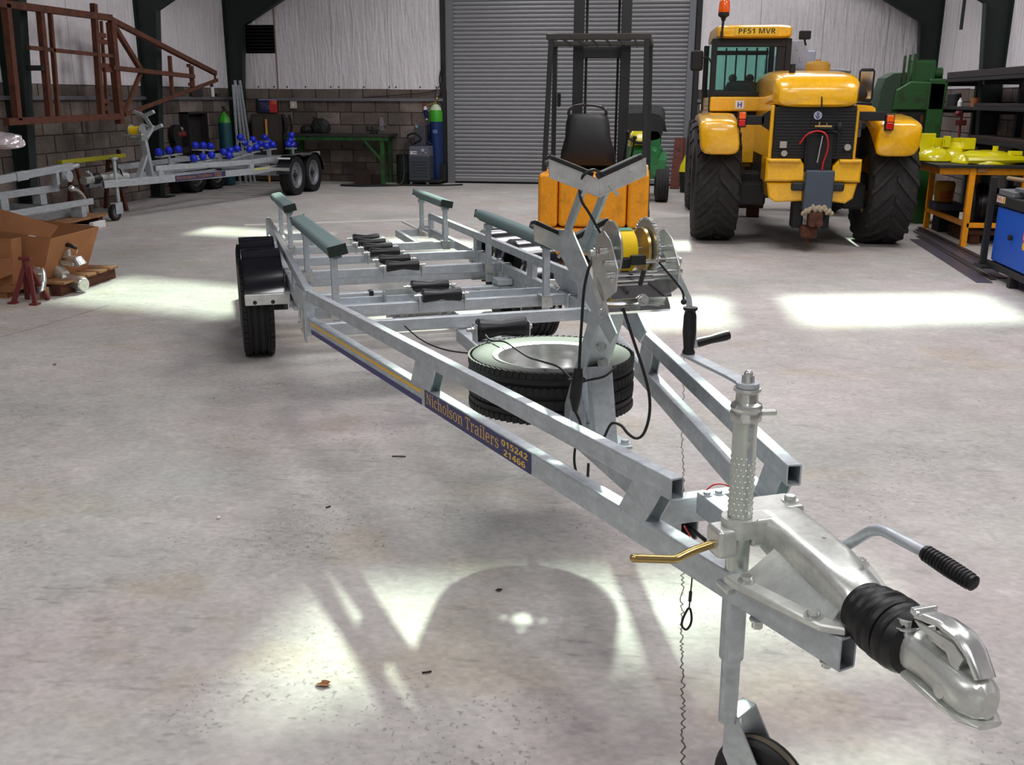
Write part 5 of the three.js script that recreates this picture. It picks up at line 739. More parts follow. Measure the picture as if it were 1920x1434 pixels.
  for (const [x, l] of banks) { const b = G('roller_bank', t); bank(l.map(([y, z]) => [x, y, z]), b); M('cradle', [beam([x, l[0][0] - 0.07, l[0][1]], [x, l.at(-1)[0] - 0.07, l.at(-1)[1]], 0.03, 0.02, 0.003), l.map(([y, z]) => b2(x - 0.06, y - 0.08, z - 0.008, x + 0.06, y - 0.055, z + 0.008)), beam([x, 0.5, (l[0][1] + l.at(-1)[1]) / 2], [x, l[0][0] - 0.07, (l[0][1] + l.at(-1)[1]) / 2], 0.03, 0.03)], mat.galv, b); }
}
{ // rusty frame hung on the left columns
  const X = -7.12, t = thing('rusty_steel_frame', 'long rusty open steel frame hung high on the left wall, pointed at one end', 'frame', [X, 1.2, -12.6]);
  const seg = (n, a, b, w = 0.07, h = 0.07, dx = 0) => M(n, beam([dx, a[0] - 1.2, a[1] + 12.6], [dx, b[0] - 1.2, b[1] + 12.6], w, h, 0.004, [1, 0, 0]), mat.rust, t);
  seg('top_rail', [2.49, -10.4], [2.515, -12.9], 0.08, 0.08); seg('sloping_rail', [2.5, -12.88], [1.89, -16.08], 0.07, 0.07); seg('bottom_rail', [1.23, -10.4], [1.25, -12.9], 0.08, 0.08); seg('lower_brace', [1.27, -12.95], [1.78, -16.06], 0.05, 0.05, 0.03);
  seg('upright', [2.5, -10.68], [1.24, -10.61], 0.08, 0.08); seg('upright', [2.5, -11.32], [1.23, -11.24], 0.075, 0.07); seg('upright', [2.48, -11.52], [1.24, -11.42], 0.045, 0.05); seg('upright', [2.66, -12.52], [1.22, -12.40], 0.075, 0.07); seg('upright', [2.46, -12.66], [1.26, -12.56], 0.03, 0.04); seg('upright', [2.46, -12.9], [1.15, -12.86], 0.11, 0.09); seg('upright', [2.1, -14.5], [1.53, -14.47], 0.05, 0.05); seg('upright', [1.98, -15.2], [1.66, -15.19], 0.06, 0.06); seg('end_link', [1.89, -16.06], [1.78, -16.06], 0.03, 0.03);
  seg('middle_rail', [2.05, -11.0], [2.03, -12.85], 0.045, 0.05); seg('middle_rail', [1.88, -12.75], [1.82, -15.19], 0.06, 0.08, 0.02); seg('diagonal_brace', [2.44, -12.95], [1.88, -13.58], 0.07, 0.06); seg('diagonal_brace', [1.86, -13.6], [1.3, -13.0], 0.05, 0.05);
  for (const [y, z] of [[2.28, -12.6], [2.2, -12.62], [1.9, -12.6], [1.45, -12.5], [1.36, -12.5], [1.85, -12.7]]) M('tie_plate', bx(0, y - 1.2, z + 12.6, 0.05, 0.06, 0.22, 0.004), mat.rust, t);
  for (const [y, z] of [[1.98, -15.12], [1.7, -15.12]]) M('lug', bx(0.0, y - 1.2, z + 12.6, 0.05, 0.05, 0.06), mat.rust, t);
  M('hanging_bracket', [b2(-0.36, 0.6, 1.36, 0.02, 0.66, 1.42), b2(-0.14, 0.62, -1.94, 0.02, 0.68, -1.86)], mat.darkSteel, t);
}
{ // things against the left wall and on its ledge
  const [c, W] = at('gas_cylinder', 'tall blue-green gas cylinder with a bright green shoulder against the left wall', 'gas cylinder', [-7.32, 0, -16.75]);
  const cylinder = (W, x, z, h, body, sh) => { W('body', lathe([[0, 0], [0.1, 0], [0.115, 0.02], [0.115, h - 0.2], [0.112, h - 0.16]], [x, 0, z], [0, 1, 0], 24), body); W('shoulder', lathe([[0.1125, h - 0.165], [0.095, h - 0.08], [0.055, h - 0.03], [0.035, h - 0.01], [0.03, h + 0.02], [0, h + 0.02]], [x, 0, z], [0, 1, 0], 24), sh); W('valve', [cyl([x, h + 0.01, z], [x, h + 0.1, z], 0.018), cyl([x, h + 0.06, z], [x + 0.06, h + 0.06, z], 0.012), cyl([x - 0.03, h + 0.1, z], [x + 0.03, h + 0.1, z], 0.014)], mat.darkSteel); };
  cylinder(W, -7.32, -16.75, 1.24, std({ color: [0.05, 0.27, 0.31], roughness: 0.45 }), std({ color: [0.20, 0.58, 0.12], roughness: 0.4 }));
  const [k, W2] = at('tool_cupboard', 'dark open tool cupboard standing against the left wall behind the blue rollers', 'cupboard', [-7.38, 0, -15.75]);
  W2('cabinet', [b2(-7.592, 0, -16.35, -7.57, 1.27, -15.6), b2(-7.57, 0, -16.35, -7.44, 1.27, -16.32), b2(-7.57, 0, -15.63, -7.44, 1.27, -15.6), b2(-7.57, 1.24, -16.35, -7.44, 1.27, -15.6), b2(-7.592, 0, -15.6, -7.46, 0.72, -15.05), b2(-7.57, 0, -16.32, -7.44, 0.04, -15.6)], std({ color: [0.10, 0.085, 0.085], roughness: 0.7 })); W2('shelf', b2(-7.57, 0.66, -16.32, -7.45, 0.69, -15.63), mat.dark);
  const [d, W3] = at('bench_grinder', 'black bench grinder with red trim on the low end of the dark cupboard', 'grinder', [-7.52, 0.72, -15.3]);
  W3('body', [cyl([-7.56, 0.92, -15.3], [-7.49, 0.92, -15.3], 0.16, 0.16, 20), b2(-7.58, 0.722, -15.4, -7.48, 0.82, -15.2, 0.01)], mat.dark); W3('motor', [cyl([-7.53, 0.92, -15.3], [-7.53, 0.92, -15.58], 0.055, 0.055, 16)], mat.darkRed); W3('cap', sph(-7.53, 1.0, -15.5, 0.045), mat.steelGrey);
  for (let i = 0; i < 4; i++) { const z = [-17.25, -17.3, -17.36, -17.42][i], zz = [-17.05, -17.25, -17.4, -17.52][i]; const o = M('steel_pole', rhs([-7.24 + i * 0.03, 0, zz], [-7.32 + i * 0.02, 1.72 + (i % 2) * 0.08, z], 0.038, 0.038), mat.galv); tag(o, ['leftmost and shortest', 'second from left', 'second from right', 'rightmost'][i] + ' of four galvanised poles leaning in the back left corner', 'pole', 'poles leaning in the back left corner'); }
  const [l1, W4] = at('tool_box', 'small dark tool box on the left wall ledge below the pointed rusty frame', 'box', [-7.56, 1.515, -16.25]); W4('case', b2(-7.59, 1.517, -16.45, -7.53, 1.66, -16.05, 0.01), std({ color: [0.22, 0.2, 0.21], roughness: 0.6 }));
  const [l2, W5] = at('spray_can', 'white spray can with a black cap on the left wall ledge near the corner', 'can', [-7.56, 1.515, -16.9]); W5('can', cyl([-7.565, 1.517, -16.9], [-7.565, 1.68, -16.9], 0.033, 0.033, 14), mat.white); W5('cap', cyl([-7.565, 1.68, -16.9], [-7.565, 1.74, -16.9], 0.026, 0.024, 14), mat.dark);
  const [l3, W6] = at('tin', 'squat dark green tin standing right of the white spray can on the left ledge', 'tin', [-7.56, 1.515, -17.1]); W6('tin', cyl([-7.56, 1.517, -17.1], [-7.56, 1.57, -17.1], 0.04, 0.04, 14), mat.column);
}
{ // yellow-topped trestle
  const [t, W] = at('trestle', 'yellow-topped steel trestle with splayed brown legs before the left wall', 'trestle', [-7.25, 0, -12.3]);
  W('top_beam', [beam([-7.26, 0.71, -11.55], [-7.25, 0.715, -13.1], 0.07, 0.055, 0.006)], std({ color: [0.62, 0.60, 0.12], roughness: 0.5 })); W('stop', b2(-7.27, 0.71, -13.0, -7.23, 0.80, -12.95), mat.dark);
  for (const z of [-11.85, -12.75]) for (const s of [-1, 1]) W('leg', beam([-7.255 + s * 0.03, 0.69, z], [-7.255 + s * 0.22, 0.0, z + s * 0.12], 0.05, 0.05, 0.004, [0, 0, 1]), mat.rust);
}
{ // pallet stacked with galvanised frame parts
  const [p, W] = at('pallet', 'long wooden pallet under the stacked galvanised sections by the left wall', 'pallet', [-6.95, 0, -10.1]);
  for (let k = 0; k < 7; k++) W('board', b2(-7.38 + k * 0.135, 0.115, -11.15, -7.38 + k * 0.135 + 0.115, 0.14, -9.0, 0.003), mat.wood);
  for (const z of [-11.05, -10.5, -10.0, -9.5, -9.05]) W('bearer', b2(-7.42, 0.02, z - 0.05, -6.5, 0.113, z + 0.05, 0.003), mat.woodDark);
  const mk = (lab, P, parts) => { const [t, K] = at('galvanised_section', lab, 'steel section', P, 'galvanised sections stacked on the long pallet'); for (const [n, g] of parts) K(n, g, mat.galv); };
  mk('bright long galvanised rail lying along the front edge of the long pallet', [-6.58, 0.14, -10.1], [['rail', rhs([-6.62, 0.31, -9.2], [-6.56, 0.30, -11.0], 0.05, 0.07)], ['packer', b2(-6.66, 0.142, -10.8, -6.52, 0.264, -10.7)], ['packer', b2(-6.66, 0.142, -9.5, -6.56, 0.27, -9.4)]]);
  mk('low galvanised frame with crossbars lying in the middle of the long pallet', [-6.8, 0.14, -10.4], [['rail', rhs([-6.78, 0.19, -9.1], [-6.74, 0.19, -10.95], 0.06, 0.1)], ['rail', rhs([-7.3, 0.19, -9.1], [-7.26, 0.19, -11.0], 0.06, 0.1)], ['crossbar', b2(-7.3, 0.242, -10.6, -6.73, 0.30, -10.52, 0.003)], ['crossbar', b2(-7.3, 0.242, -9.9, -6.73, 0.30, -9.82, 0.003)]]);
  mk('galvanised rail raised on blocks behind the front rail of the long pallet', [-6.95, 0.14, -10.1], [['rail', rhs([-6.96, 0.47, -9.1], [-6.92, 0.46, -10.9], 0.05, 0.08)], ['block', b2(-7.0, 0.305, -9.93, -6.9, 0.43, -9.80)], ['block', b2(-6.99, 0.305, -10.62, -6.89, 0.42, -10.5)]]);
  mk('long pale galvanised rail topmost of the stack on the long pallet', [-6.9, 0.14, -10.1], [['rail', rhs([-6.84, 0.63, -9.3], [-6.84, 0.70, -11.1], 0.06, 0.085)], ['sleeve', rhs([-6.84, 0.655, -10.0], [-6.84, 0.663, -10.2], 0.075, 0.1)], ['stand', b2(-6.87, 0.51, -9.66, -6.81, 0.60, -9.6)], ['stand', b2(-6.87, 0.51, -10.8, -6.81, 0.65, -10.74)], ['hub', [cyl([-6.80, 0.6, -10.9], [-6.74, 0.6, -10.9], 0.07, 0.07, 16), cyl([-6.84, 0.69, -11.08], [-6.84, 0.70, -11.25], 0.03)]]]);
  const [h, K] = at('coupling_handle', 'curved bright brake lever rising from the right end of the stacked sections', 'lever', [-6.7, 0.14, -11.05]); K('lever', tube([[-6.70, 0.46, -10.85], [-6.70, 0.43, -10.95], [-6.70, 0.36, -11.05], [-6.70, 0.26, -11.1], [-6.70, 0.142, -11.1]], 0.025, 8), mat.zinc); K('knob', sph(-6.70, 0.46, -10.84, 0.04), mat.zinc);
  const [b, K2] = at('white_block', 'small off-white block on the floor under the right end of the long pallet', 'block', [-6.42, 0, -10.8]); K2('block', b2(-6.44, 0, -10.95, -6.38, 0.085, -10.68, 0.01), mat.white);
}
{ // cardboard boxes, axle stand and couplings at the left edge
  const [p, W] = at('pallet', 'small wooden pallet under the big cardboard box at the left edge', 'pallet', [-4.95, 0, -7.3]);
  for (let k = 0; k < 5; k++) W('board', b2(-5.5, 0.09, -7.75 + k * 0.17, -4.45, 0.11, -7.75 + k * 0.17 + 0.13, 0.003), mat.wood); for (const x of [-5.4, -4.95, -4.52]) W('bearer', b2(x - 0.04, 0.0, -7.75, x + 0.04, 0.088, -6.93, 0.003), mat.woodDark);
  const [c, C] = at('cardboard_box', 'large open brown cardboard box with a raised flap on the small pallet', 'box', [-5.05, 0.11, -7.2]);
  const quad = (a, b, d, e, n = 0.006) => { const u = V3(b).clone().sub(V3(a)), v = V3(e).clone().sub(V3(a)), nn = u.cross(v).normalize().multiplyScalar(n); const A = [a, b, d, e].map(V3), B = A.map((q) => q.clone().add(nn)); return loft([A.map((q) => q.toArray()), B.map((q) => q.toArray())]); };
  C('front_side', quad([-5.5, 0.115, -7.0], [-4.68, 0.115, -7.0], [-4.545, 0.445, -6.98], [-5.5, 0.56, -6.98]), mat.card); C('right_side', quad([-4.68, 0.115, -7.0], [-4.62, 0.115, -7.55], [-4.50, 0.46, -7.6], [-4.545, 0.445, -6.98]), mat.card); C('back_side', quad([-4.62, 0.115, -7.55], [-5.5, 0.115, -7.55], [-5.5, 0.55, -7.6], [-4.50, 0.46, -7.6]), mat.card);
  C('flap', quad([-5.5, 0.563, -6.98], [-4.547, 0.448, -6.98], [-4.50, 0.535, -7.04], [-5.5, 0.80, -7.04]), mat.card); C('label_sheet', quad([-4.735, 0.15, -6.990], [-4.68, 0.15, -6.990], [-4.665, 0.215, -6.986], [-4.72, 0.22, -6.986], 0.001), mat.white); C('tape', quad([-4.72, 0.462, -6.975], [-4.66, 0.455, -6.975], [-4.66, 0.463, -6.974], [-4.72, 0.47, -6.974], 0.001), mat.white);
  const [s, S] = at('cardboard_box', 'smaller cardboard box with a drooping flap at the left edge of the photo', 'box', [-4.95, 0, -6.85]);
  S('front_side', quad([-5.2, 0.09, -6.78], [-4.785, 0.11, -6.78], [-4.74, 0.465, -6.78], [-5.2, 0.47, -6.78]), mat.card); S('right_side', quad([-4.785, 0.11, -6.78], [-4.80, 0.11, -6.93], [-4.76, 0.46, -6.93], [-4.74, 0.465, -6.78]), mat.card); S('flap', quad([-4.93, 0.30, -6.765], [-4.755, 0.325, -6.76], [-4.705, 0.215, -6.70], [-4.87, 0.15, -6.70]), mat.card); S('bottom', [b2(-5.2, 0.05, -6.93, -4.79, 0.12, -6.78), b2(-5.15, 0, -6.92, -4.85, 0.05, -6.8)], mat.card);
  const [a, A] = at('axle_stand', 'dark red axle stand with splayed feet in front of the big cardboard box', 'axle stand', [-4.58, 0, -6.68]);
  for (const [x, z] of [[-4.68, -6.62], [-4.49, -6.6], [-4.50, -6.78], [-4.67, -6.78]]) A('leg', beam([-4.575 + (x + 4.58) * 0.2, 0.27, -6.69], [x, 0.0, z], 0.035, 0.02, 0.003, [0, 0, 1]), mat.darkRed); A('foot_ring', [b2(-4.52, 0, -6.63, -4.46, 0.012, -6.57), b2(-4.71, 0, -6.65, -4.65, 0.012, -6.59)], mat.darkRed); A('post', cyl([-4.575, 0.2, -6.69], [-4.575, 0.33, -6.69], 0.02), mat.darkRed); A('saddle', bx(-4.575, 0.335, -6.69, 0.10, 0.025, 0.05, 0.006), mat.darkRed);
  const [k1, K1] = at('trailer_coupling', 'silver trailer coupling lying tilted beside the red axle stand', 'coupling', [-4.54, 0, -6.82]);
  K1('body', loft([sect([-4.61, 0.215, -6.9], [0.7, 0.5, 0], [0, 0, 1], 0.03, 0.03, 14, 3), sect([-4.575, 0.18, -6.85], [0.7, 0.5, 0], [0, 0, 1], 0.04, 0.04, 14, 3), sect([-4.535, 0.12, -6.78], [0.7, 0.5, 0], [0, 0, 1], 0.048, 0.045, 14, 2.5), sect([-4.515, 0.07, -6.74], [0.7, 0.5, 0], [0, 0, 1], 0.035, 0.03, 14, 2)]), mat.zinc); K1('handle', beam([-4.63, 0.235, -6.87], [-4.54, 0.2, -6.78], 0.03, 0.012, 0.003), mat.zinc); K1('prop', b2(-4.58, 0.0, -6.86, -4.53, 0.09, -6.80, 0.004), mat.wood);
  const [k2, K2] = at('overrun_device', 'silver overrun coupling body with black bellows lying right of the big cardboard box', 'coupling', [-4.5, 0, -7.25]);
  K2('tube', lathe([[0, 0], [0.05, 0], [0.058, 0.01], [0.058, 0.21], [0.052, 0.225], [0.04, 0.23]], [-4.38, 0.062, -7.1], [-0.96, 0.12, -0.25], 22), mat.zinc); K2('casting', [loft([sect([-4.56, 0.10, -7.15], [0, 1, 0], [0, 0, 1], 0.06, 0.06, 14, 3), sect([-4.68, 0.17, -7.2], [0, 1, 0], [0, 0, 1], 0.07, 0.06, 14, 3), sect([-4.72, 0.18, -7.2], [0, 1, 0], [0, 0, 1], 0.05, 0.05, 14, 3)])], mat.cast); K2('head', [bx(-4.55, 0.22, -7.2, 0.12, 0.035, 0.08, 0.01, 0, 0, -0.15), bx(-4.52, 0.265, -7.2, 0.14, 0.025, 0.05, 0.008, 0, 0, -0.1), bx(-4.57, 0.3, -7.22, 0.05, 0.05, 0.04, 0.01), cyl([-4.48, 0.26, -7.2], [-4.45, 0.20, -7.2], 0.04, 0.05, 12), cyl([-4.48, 0.29, -7.2], [-4.465, 0.325, -7.2], 0.004)], mat.zinc); K2('bellows', lathe([[0.03, 0], [0.055, 0.01], [0.045, 0.03], [0.057, 0.05], [0.047, 0.07], [0.055, 0.09], [0.03, 0.1]], [-4.70, 0.25, -7.22], [0.9, 0.2, 0], 16), mat.black);
  const [k3, K3] = at('lever_grip', 'black lever grip sticking out of the right side of the big cardboard box', 'grip', [-4.63, 0.36, -7.2]); K3('grip', loft([sect([-4.69, 0.375, -7.2], [0, 1, 0], [0, 0, 1], 0.016, 0.016, 10, 2), sect([-4.65, 0.37, -7.2], [0, 1, 0], [0, 0, 1], 0.019, 0.019, 10, 2), sect([-4.605, 0.35, -7.2], [0, 1, 0], [0, 0, 1], 0.014, 0.014, 10, 2)].map((r) => r.map(([x, y, z]) => [x + 0.13, y - 0.01, z]))), mat.black); K3('rod', cyl([-4.9, 0.42, -7.2], [-4.56, 0.36, -7.2], 0.007), mat.steelGrey);
}
{ // shiny wrapped bundle at the left edge
  const [t, W] = at('wrapped_bundle', 'crumpled silvery plastic-wrapped bundle jutting in at the left edge at head height', 'bundle', [-4.9, 0, -6.7]);
  const g = new THREE.IcosahedronGeometry(1, 12), p = g.attributes.position; for (let i = 0; i < p.count; i++) { const v = V(p.getX(i), p.getY(i), p.getZ(i)), n = 1 + 0.16 * (fbm(v.x * 0.5 + 0.5, v.y * 0.5 + 0.5 + v.z * 0.3, 5, 5, 7, 3) - 0.5) * 2; p.setXYZ(i, Math.sign(v.x) * Math.abs(v.x) ** 0.6 * n, Math.sign(v.y) * Math.abs(v.y) ** 0.75 * n, v.z * n); } g.computeVertexNormals();
  W('wrap', toCreasedNormals(tf(g, -4.80, 1.205, -6.7, 0, 0, -0.06, [0.30, 0.062, 0.16]), 0.3), std({ color: [0.80, 0.76, 0.78], roughness: 0.22, metalness: 0.35 }));
  W('stand', [cyl([-5.0, 0, -6.62], [-5.0, 1.17, -6.65], 0.03), b2(-5.2, 0, -6.7, -4.98, 0.02, -6.55)], mat.darkSteel);
}
{ // back wall, left of the door
  const z = ZB;
  const [a, A] = at('poster_board', 'dark blue and red printed board fixed on the back wall above the cupboard', 'board', [-6.94, 1.36, z]);
  const tx = canvasTex(256, 180, (c, w, h) => { c.fillStyle = '#232a52'; c.fillRect(0, 0, w, h); c.fillStyle = '#c23a35'; c.fillRect(150, 20, 106, 160); c.fillStyle = '#d8613f'; c.fillRect(180, 0, 76, 70); c.fillStyle = '#8a8fb0'; c.fillRect(0, 0, 256, 18); for (let k = 0; k < 26; k++) { c.fillStyle = ['#7f7790', '#a35a58', '#3a3d66'][k % 3]; c.fillRect(30 + (k * 37) % 120, 50 + (k * 23) % 90, 18, 8); } });
  A('board', b2(-7.14, 1.235, z + 0.005, -6.74, 1.49, z + 0.06, 0.004), mat.dark); decal('print', 0.36, 0.245, tx, a, [0.015, 0.0, 0.0612], [0, 0, 1]);
  const [c, C] = at('wall_cabinet', 'grey-brown wall cabinet below the printed board in the back left corner', 'cabinet', [-6.95, 0, z]); C('case', [b2(-7.2, 0.02, z + 0.005, -6.66, 1.21, z + 0.24, 0.006)], std({ color: [0.22, 0.20, 0.18], roughness: 0.8 })); C('door_panel', [b2(-7.18, 0.72, z + 0.24, -6.95, 1.18, z + 0.255, 0.003), b2(-6.93, 0.72, z + 0.24, -6.68, 1.18, z + 0.255, 0.003)], std({ color: [0.26, 0.24, 0.21], roughness: 0.8 }));
  const [b, Bm] = at('broom_handle', 'pale yellow wooden handle leaning against the grey-brown wall cabinet', 'handle', [-6.86, 0, z + 0.3]); Bm('handle', cyl([-6.82, 0, z + 0.5], [-6.9, 1.12, z + 0.28], 0.022), std({ color: [0.74, 0.52, 0.22], roughness: 0.6 }));
  const [s, S] = at('wall_socket', 'small cream socket box on the back wall under the trunking, left of the green bench', 'socket', [-6.43, 1.38, z]); S('box', b2(-6.50, 1.31, z + 0.005, -6.38, 1.44, z + 0.07, 0.008), std({ color: [0.74, 0.72, 0.64], roughness: 0.5 })); S('rocker', b2(-6.46, 1.355, z + 0.07, -6.42, 1.40, z + 0.076), mat.white);
  for (const [i, x] of [[0, -6.62], [1, -6.5]].map((q) => q)) { const [o, O] = at('hose_coil', i ? 'right-hand thin black hose hanging down the back wall beside the cabinet' : 'left-hand thick black hose hanging down the back wall beside the cabinet', 'hose', [x, 0.5, z]); O('hose', tube([[x - 0.03, 1.2, z + 0.06], [x + 0.03, 1.0, z + 0.1], [x - 0.02, 0.8, z + 0.1], [x + 0.02, 0.55, z + 0.08], [x, 0.3, z + 0.08]], i ? 0.022 : 0.04, 8), mat.dark); }
  const [n, N] = at('workbench', 'long green steel workbench with a dark top against the back wall', 'workbench', [-5.35, 0, z + 0.35]);
  N('top', b2(-6.4, 0.84, z + 0.05, -4.48, 0.885, z + 0.72, 0.004), std({ color: [0.16, 0.15, 0.145], roughness: 0.6 })); N('front_rail', b2(-6.38, 0.775, z + 0.66, -4.5, 0.845, z + 0.70, 0.004), mat.greenPaint);
  for (const [x, d] of [[-6.3, 0.64], [-4.62, 0.64], [-6.3, 0.1], [-4.62, 0.1]]) N('leg', b2(x - 0.035, 0, z + d - 0.035, x + 0.035, 0.84, z + d + 0.035, 0.004), mat.greenPaint); N('brace', [beam([-4.65, 0.45, z + 0.66], [-4.95, 0.78, z + 0.66], 0.04, 0.04)], mat.greenPaint);
  const lump = (W, n, c, r, s, m) => { const g = new THREE.IcosahedronGeometry(1, 5), p = g.attributes.position; for (let i = 0; i < p.count; i++) { const v = V(p.getX(i), p.getY(i), p.getZ(i)), k = 1 + 0.3 * (fbm(v.x * 0.5 + 0.5, v.y * 0.4 + v.z * 0.3 + 0.5, 4, 4, s, 3) - 0.5) * 2; p.setXYZ(i, v.x * k, Math.max(v.y * k, -0.55), v.z * k); } g.computeVertexNormals(); W(n, toCreasedNormals(tf(g, c[0], c[1], c[2], 0, 0, 0, r), 0.5), m); };
  const [l1, L1] = at('dark_bag', 'low dark bag at the left end of the green workbench top', 'bag', [-6.08, 0.885, z + 0.4]); lump(L1, 'bag', [-6.08, 0.945, z + 0.4], [0.13, 0.105, 0.1], 5, mat.dark);
  const [l2, L2] = at('welding_mask', 'black welding mask with raised visor on the green workbench, right of the dark bag', 'mask', [-5.82, 0.885, z + 0.4]); lump(L2, 'shell', [-5.82, 0.985, z + 0.4], [0.16, 0.17, 0.13], 9, mat.dark); L2('visor', beam([-5.94, 1.16, z + 0.44], [-5.78, 1.08, z + 0.47], 0.05, 0.03, 0.006), mat.dark);
  const [l3, L3] = at('bench_vice', 'dark bench vice near the right end of the green workbench', 'vice', [-4.82, 0.885, z + 0.45]); L3('body', [b2(-4.88, 0.885, z + 0.4, -4.76, 0.97, z + 0.52, 0.01), b2(-4.95, 0.93, z + 0.44, -4.70, 0.96, z + 0.5, 0.005), b2(-4.95, 0.92, z + 0.42, -4.92, 1.02, z + 0.52, 0.005), b2(-4.86, 0.94, z + 0.42, -4.83, 1.02, z + 0.52, 0.005)], mat.darkSteel); L3('screw', cyl([-4.7, 0.945, z + 0.47], [-4.6, 0.945, z + 0.47], 0.012), mat.steelGrey);
  const [l4, L4] = at('glove', 'grey-white work glove hanging on the back wall above the bench vice', 'glove', [-4.79, 1.08, z + 0.03]); L4('glove', [bx(-4.79, 1.06, z + 0.02, 0.085, 0.12, 0.03, 0.014), [-0.032, -0.011, 0.011, 0.032].map((x, i) => bx(-4.79 + x, 0.97 + [0.008, 0, 0.001, 0.012][i], z + 0.02, 0.018, 0.085, 0.022, 0.008)), bx(-4.735, 1.04, z + 0.02, 0.018, 0.07, 0.022, 0.008, 0, 0, 0.5), bx(-4.79, 1.135, z + 0.02, 0.07, 0.05, 0.028, 0.01)], std({ color: [0.5, 0.48, 0.5], roughness: 0.9 }));
  const [g1, G1] = at('waste_drum', 'dark green drum standing between the workbench and the welder', 'drum', [-4.3, 0, z + 0.3]); G1('drum', lathe([[0, 0], [0.15, 0], [0.155, 0.2], [0.16, 0.21], [0.155, 0.22], [0.155, 0.5], [0.165, 0.51], [0.15, 0.52], [0.15, 0.05], [0, 0.04]], [-4.3, 0, z + 0.3], [0, 1, 0], 24), std({ color: [0.05, 0.10, 0.075], roughness: 0.6 }));
  const [w, Wd] = at('welder', 'grey welding machine on castors left of the roller door', 'welder', [-3.95, 0, z + 0.45]);
  Wd('case', [b2(-4.13, 0.09, z + 0.2, -3.76, 0.52, z + 0.72, 0.012)], std({ color: [0.20, 0.23, 0.26], roughness: 0.5 })); Wd('control_panel', tf(prism([[-0.18, 0], [0.18, 0], [0.17, 0.17], [-0.17, 0.17]], 0.5, 0.006), -3.945, 0.51, z + 0.46), std({ color: [0.36, 0.37, 0.42], roughness: 0.5 })); Wd('dial', [cyl([-3.87, 0.62, z + 0.7], [-3.87, 0.62, z + 0.725], 0.03, 0.03, 16), cyl([-3.82, 0.575, z + 0.7], [-3.82, 0.575, z + 0.72], 0.015, 0.015, 10)], std({ color: [0.62, 0.63, 0.66], roughness: 0.4 })); Wd('marking', [b2(-4.1, 0.585, z + 0.708, -3.98, 0.60, z + 0.716), b2(-4.1, 0.55, z + 0.708, -4.05, 0.575, z + 0.716), b2(-4.04, 0.55, z + 0.708, -3.98, 0.565, z + 0.716)], mat.white); for (let k = 0; k < 6; k++) Wd('louvre', b2(-4.10, 0.16 + k * 0.05, z + 0.718, -3.79, 0.168 + k * 0.05, z + 0.726), mat.darkSteel); for (const x of [-4.1, -3.8]) Wd('castor', cyl([x - 0.02, 0.045, z + 0.66], [x + 0.02, 0.045, z + 0.66], 0.044, 0.044, 14), mat.steelGrey); Wd('trolley', [b2(-4.12, 0.06, z + 0.05, -3.58, 0.09, z + 0.7), b2(-3.75, 0.09, z + 0.05, -3.58, 0.35, z + 0.3)], mat.dark);
  const [f, Fd] = at('wire_feeder', 'dark wire feed unit with blue trim stacked above the welding machine', 'wire feeder', [-3.99, 0.68, z + 0.3]); Fd('case', b2(-4.08, 0.68, z + 0.15, -3.88, 1.05, z + 0.45, 0.012), std({ color: [0.24, 0.25, 0.28], roughness: 0.5 })); Fd('gauge', cyl([-4.03, 1.02, z + 0.44], [-4.03, 1.02, z + 0.46], 0.028, 0.028, 14), std({ color: [0.45, 0.58, 0.6], roughness: 0.4 }));
  const [sn, Sn] = at('warning_sign', 'small round red and white sign on the back wall above the wire feeder', 'sign', [-3.99, 1.4, z]); Sn('disc', [cyl([-3.985, 1.405, z + 0.005], [-3.985, 1.405, z + 0.012], 0.05, 0.05, 20)], std({ color: [0.62, 0.45, 0.40], roughness: 0.6 })); Sn('ring', tf(new THREE.TorusGeometry(0.026, 0.012, 6, 20), -3.985, 1.405, z + 0.014), mat.darkRed);
  const [to, To] = at('welding_torch', 'blue and white torch hanging on the wall between the sign and the wire feeder', 'torch', [-3.95, 1.2, z + 0.1]); To('handle', [cyl([-3.95, 1.30, z + 0.06], [-3.93, 1.16, z + 0.06], 0.035, 0.03)], std({ color: [0.10, 0.11, 0.40], roughness: 0.5 })); To('tip', [cyl([-3.96, 1.36, z + 0.06], [-3.95, 1.30, z + 0.06], 0.025, 0.04), sph(-3.93, 1.13, z + 0.06, 0.022)], mat.white);
  const [y, Yc] = at('gas_cylinder', 'blue gas cylinder with a green and white shoulder beside the roller door', 'gas cylinder', [-3.72, 0.09, z + 0.2]);
  const H = 1.3, px = -3.73, pz = z + 0.2; Yc('body', lathe([[0, 0.09], [0.11, 0.09], [0.12, 0.11], [0.12, H - 0.2]], [px, 0, pz], [0, 1, 0], 24), std({ color: [0.03, 0.16, 0.36], roughness: 0.4 })); Yc('shoulder', lathe([[0.12, H - 0.2], [0.12, H - 0.05], [0.105, H]], [px, 0, pz], [0, 1, 0], 24), std({ color: [0.22, 0.60, 0.12], roughness: 0.4 })); Yc('neck', lathe([[0.105, H], [0.085, H + 0.05], [0.05, H + 0.085], [0.03, H + 0.1], [0, H + 0.1]], [px, 0, pz], [0, 1, 0], 24), std({ color: [0.72, 0.78, 0.66], roughness: 0.5 })); Yc('valve', [cyl([px, H + 0.09, pz], [px, H + 0.17, pz], 0.02), cyl([px - 0.13, H + 0.09, pz], [px, H + 0.12, pz], 0.025), sph(px + 0.02, H + 0.19, pz, 0.03)], mat.brass); Yc('label_sheet', tf(new THREE.CylinderGeometry(0.1215, 0.1215, 0.06, 10, 1, true, -0.35, 0.7), px, 0.93, pz), std({ color: [0.35, 0.44, 0.62], roughness: 0.5 }));
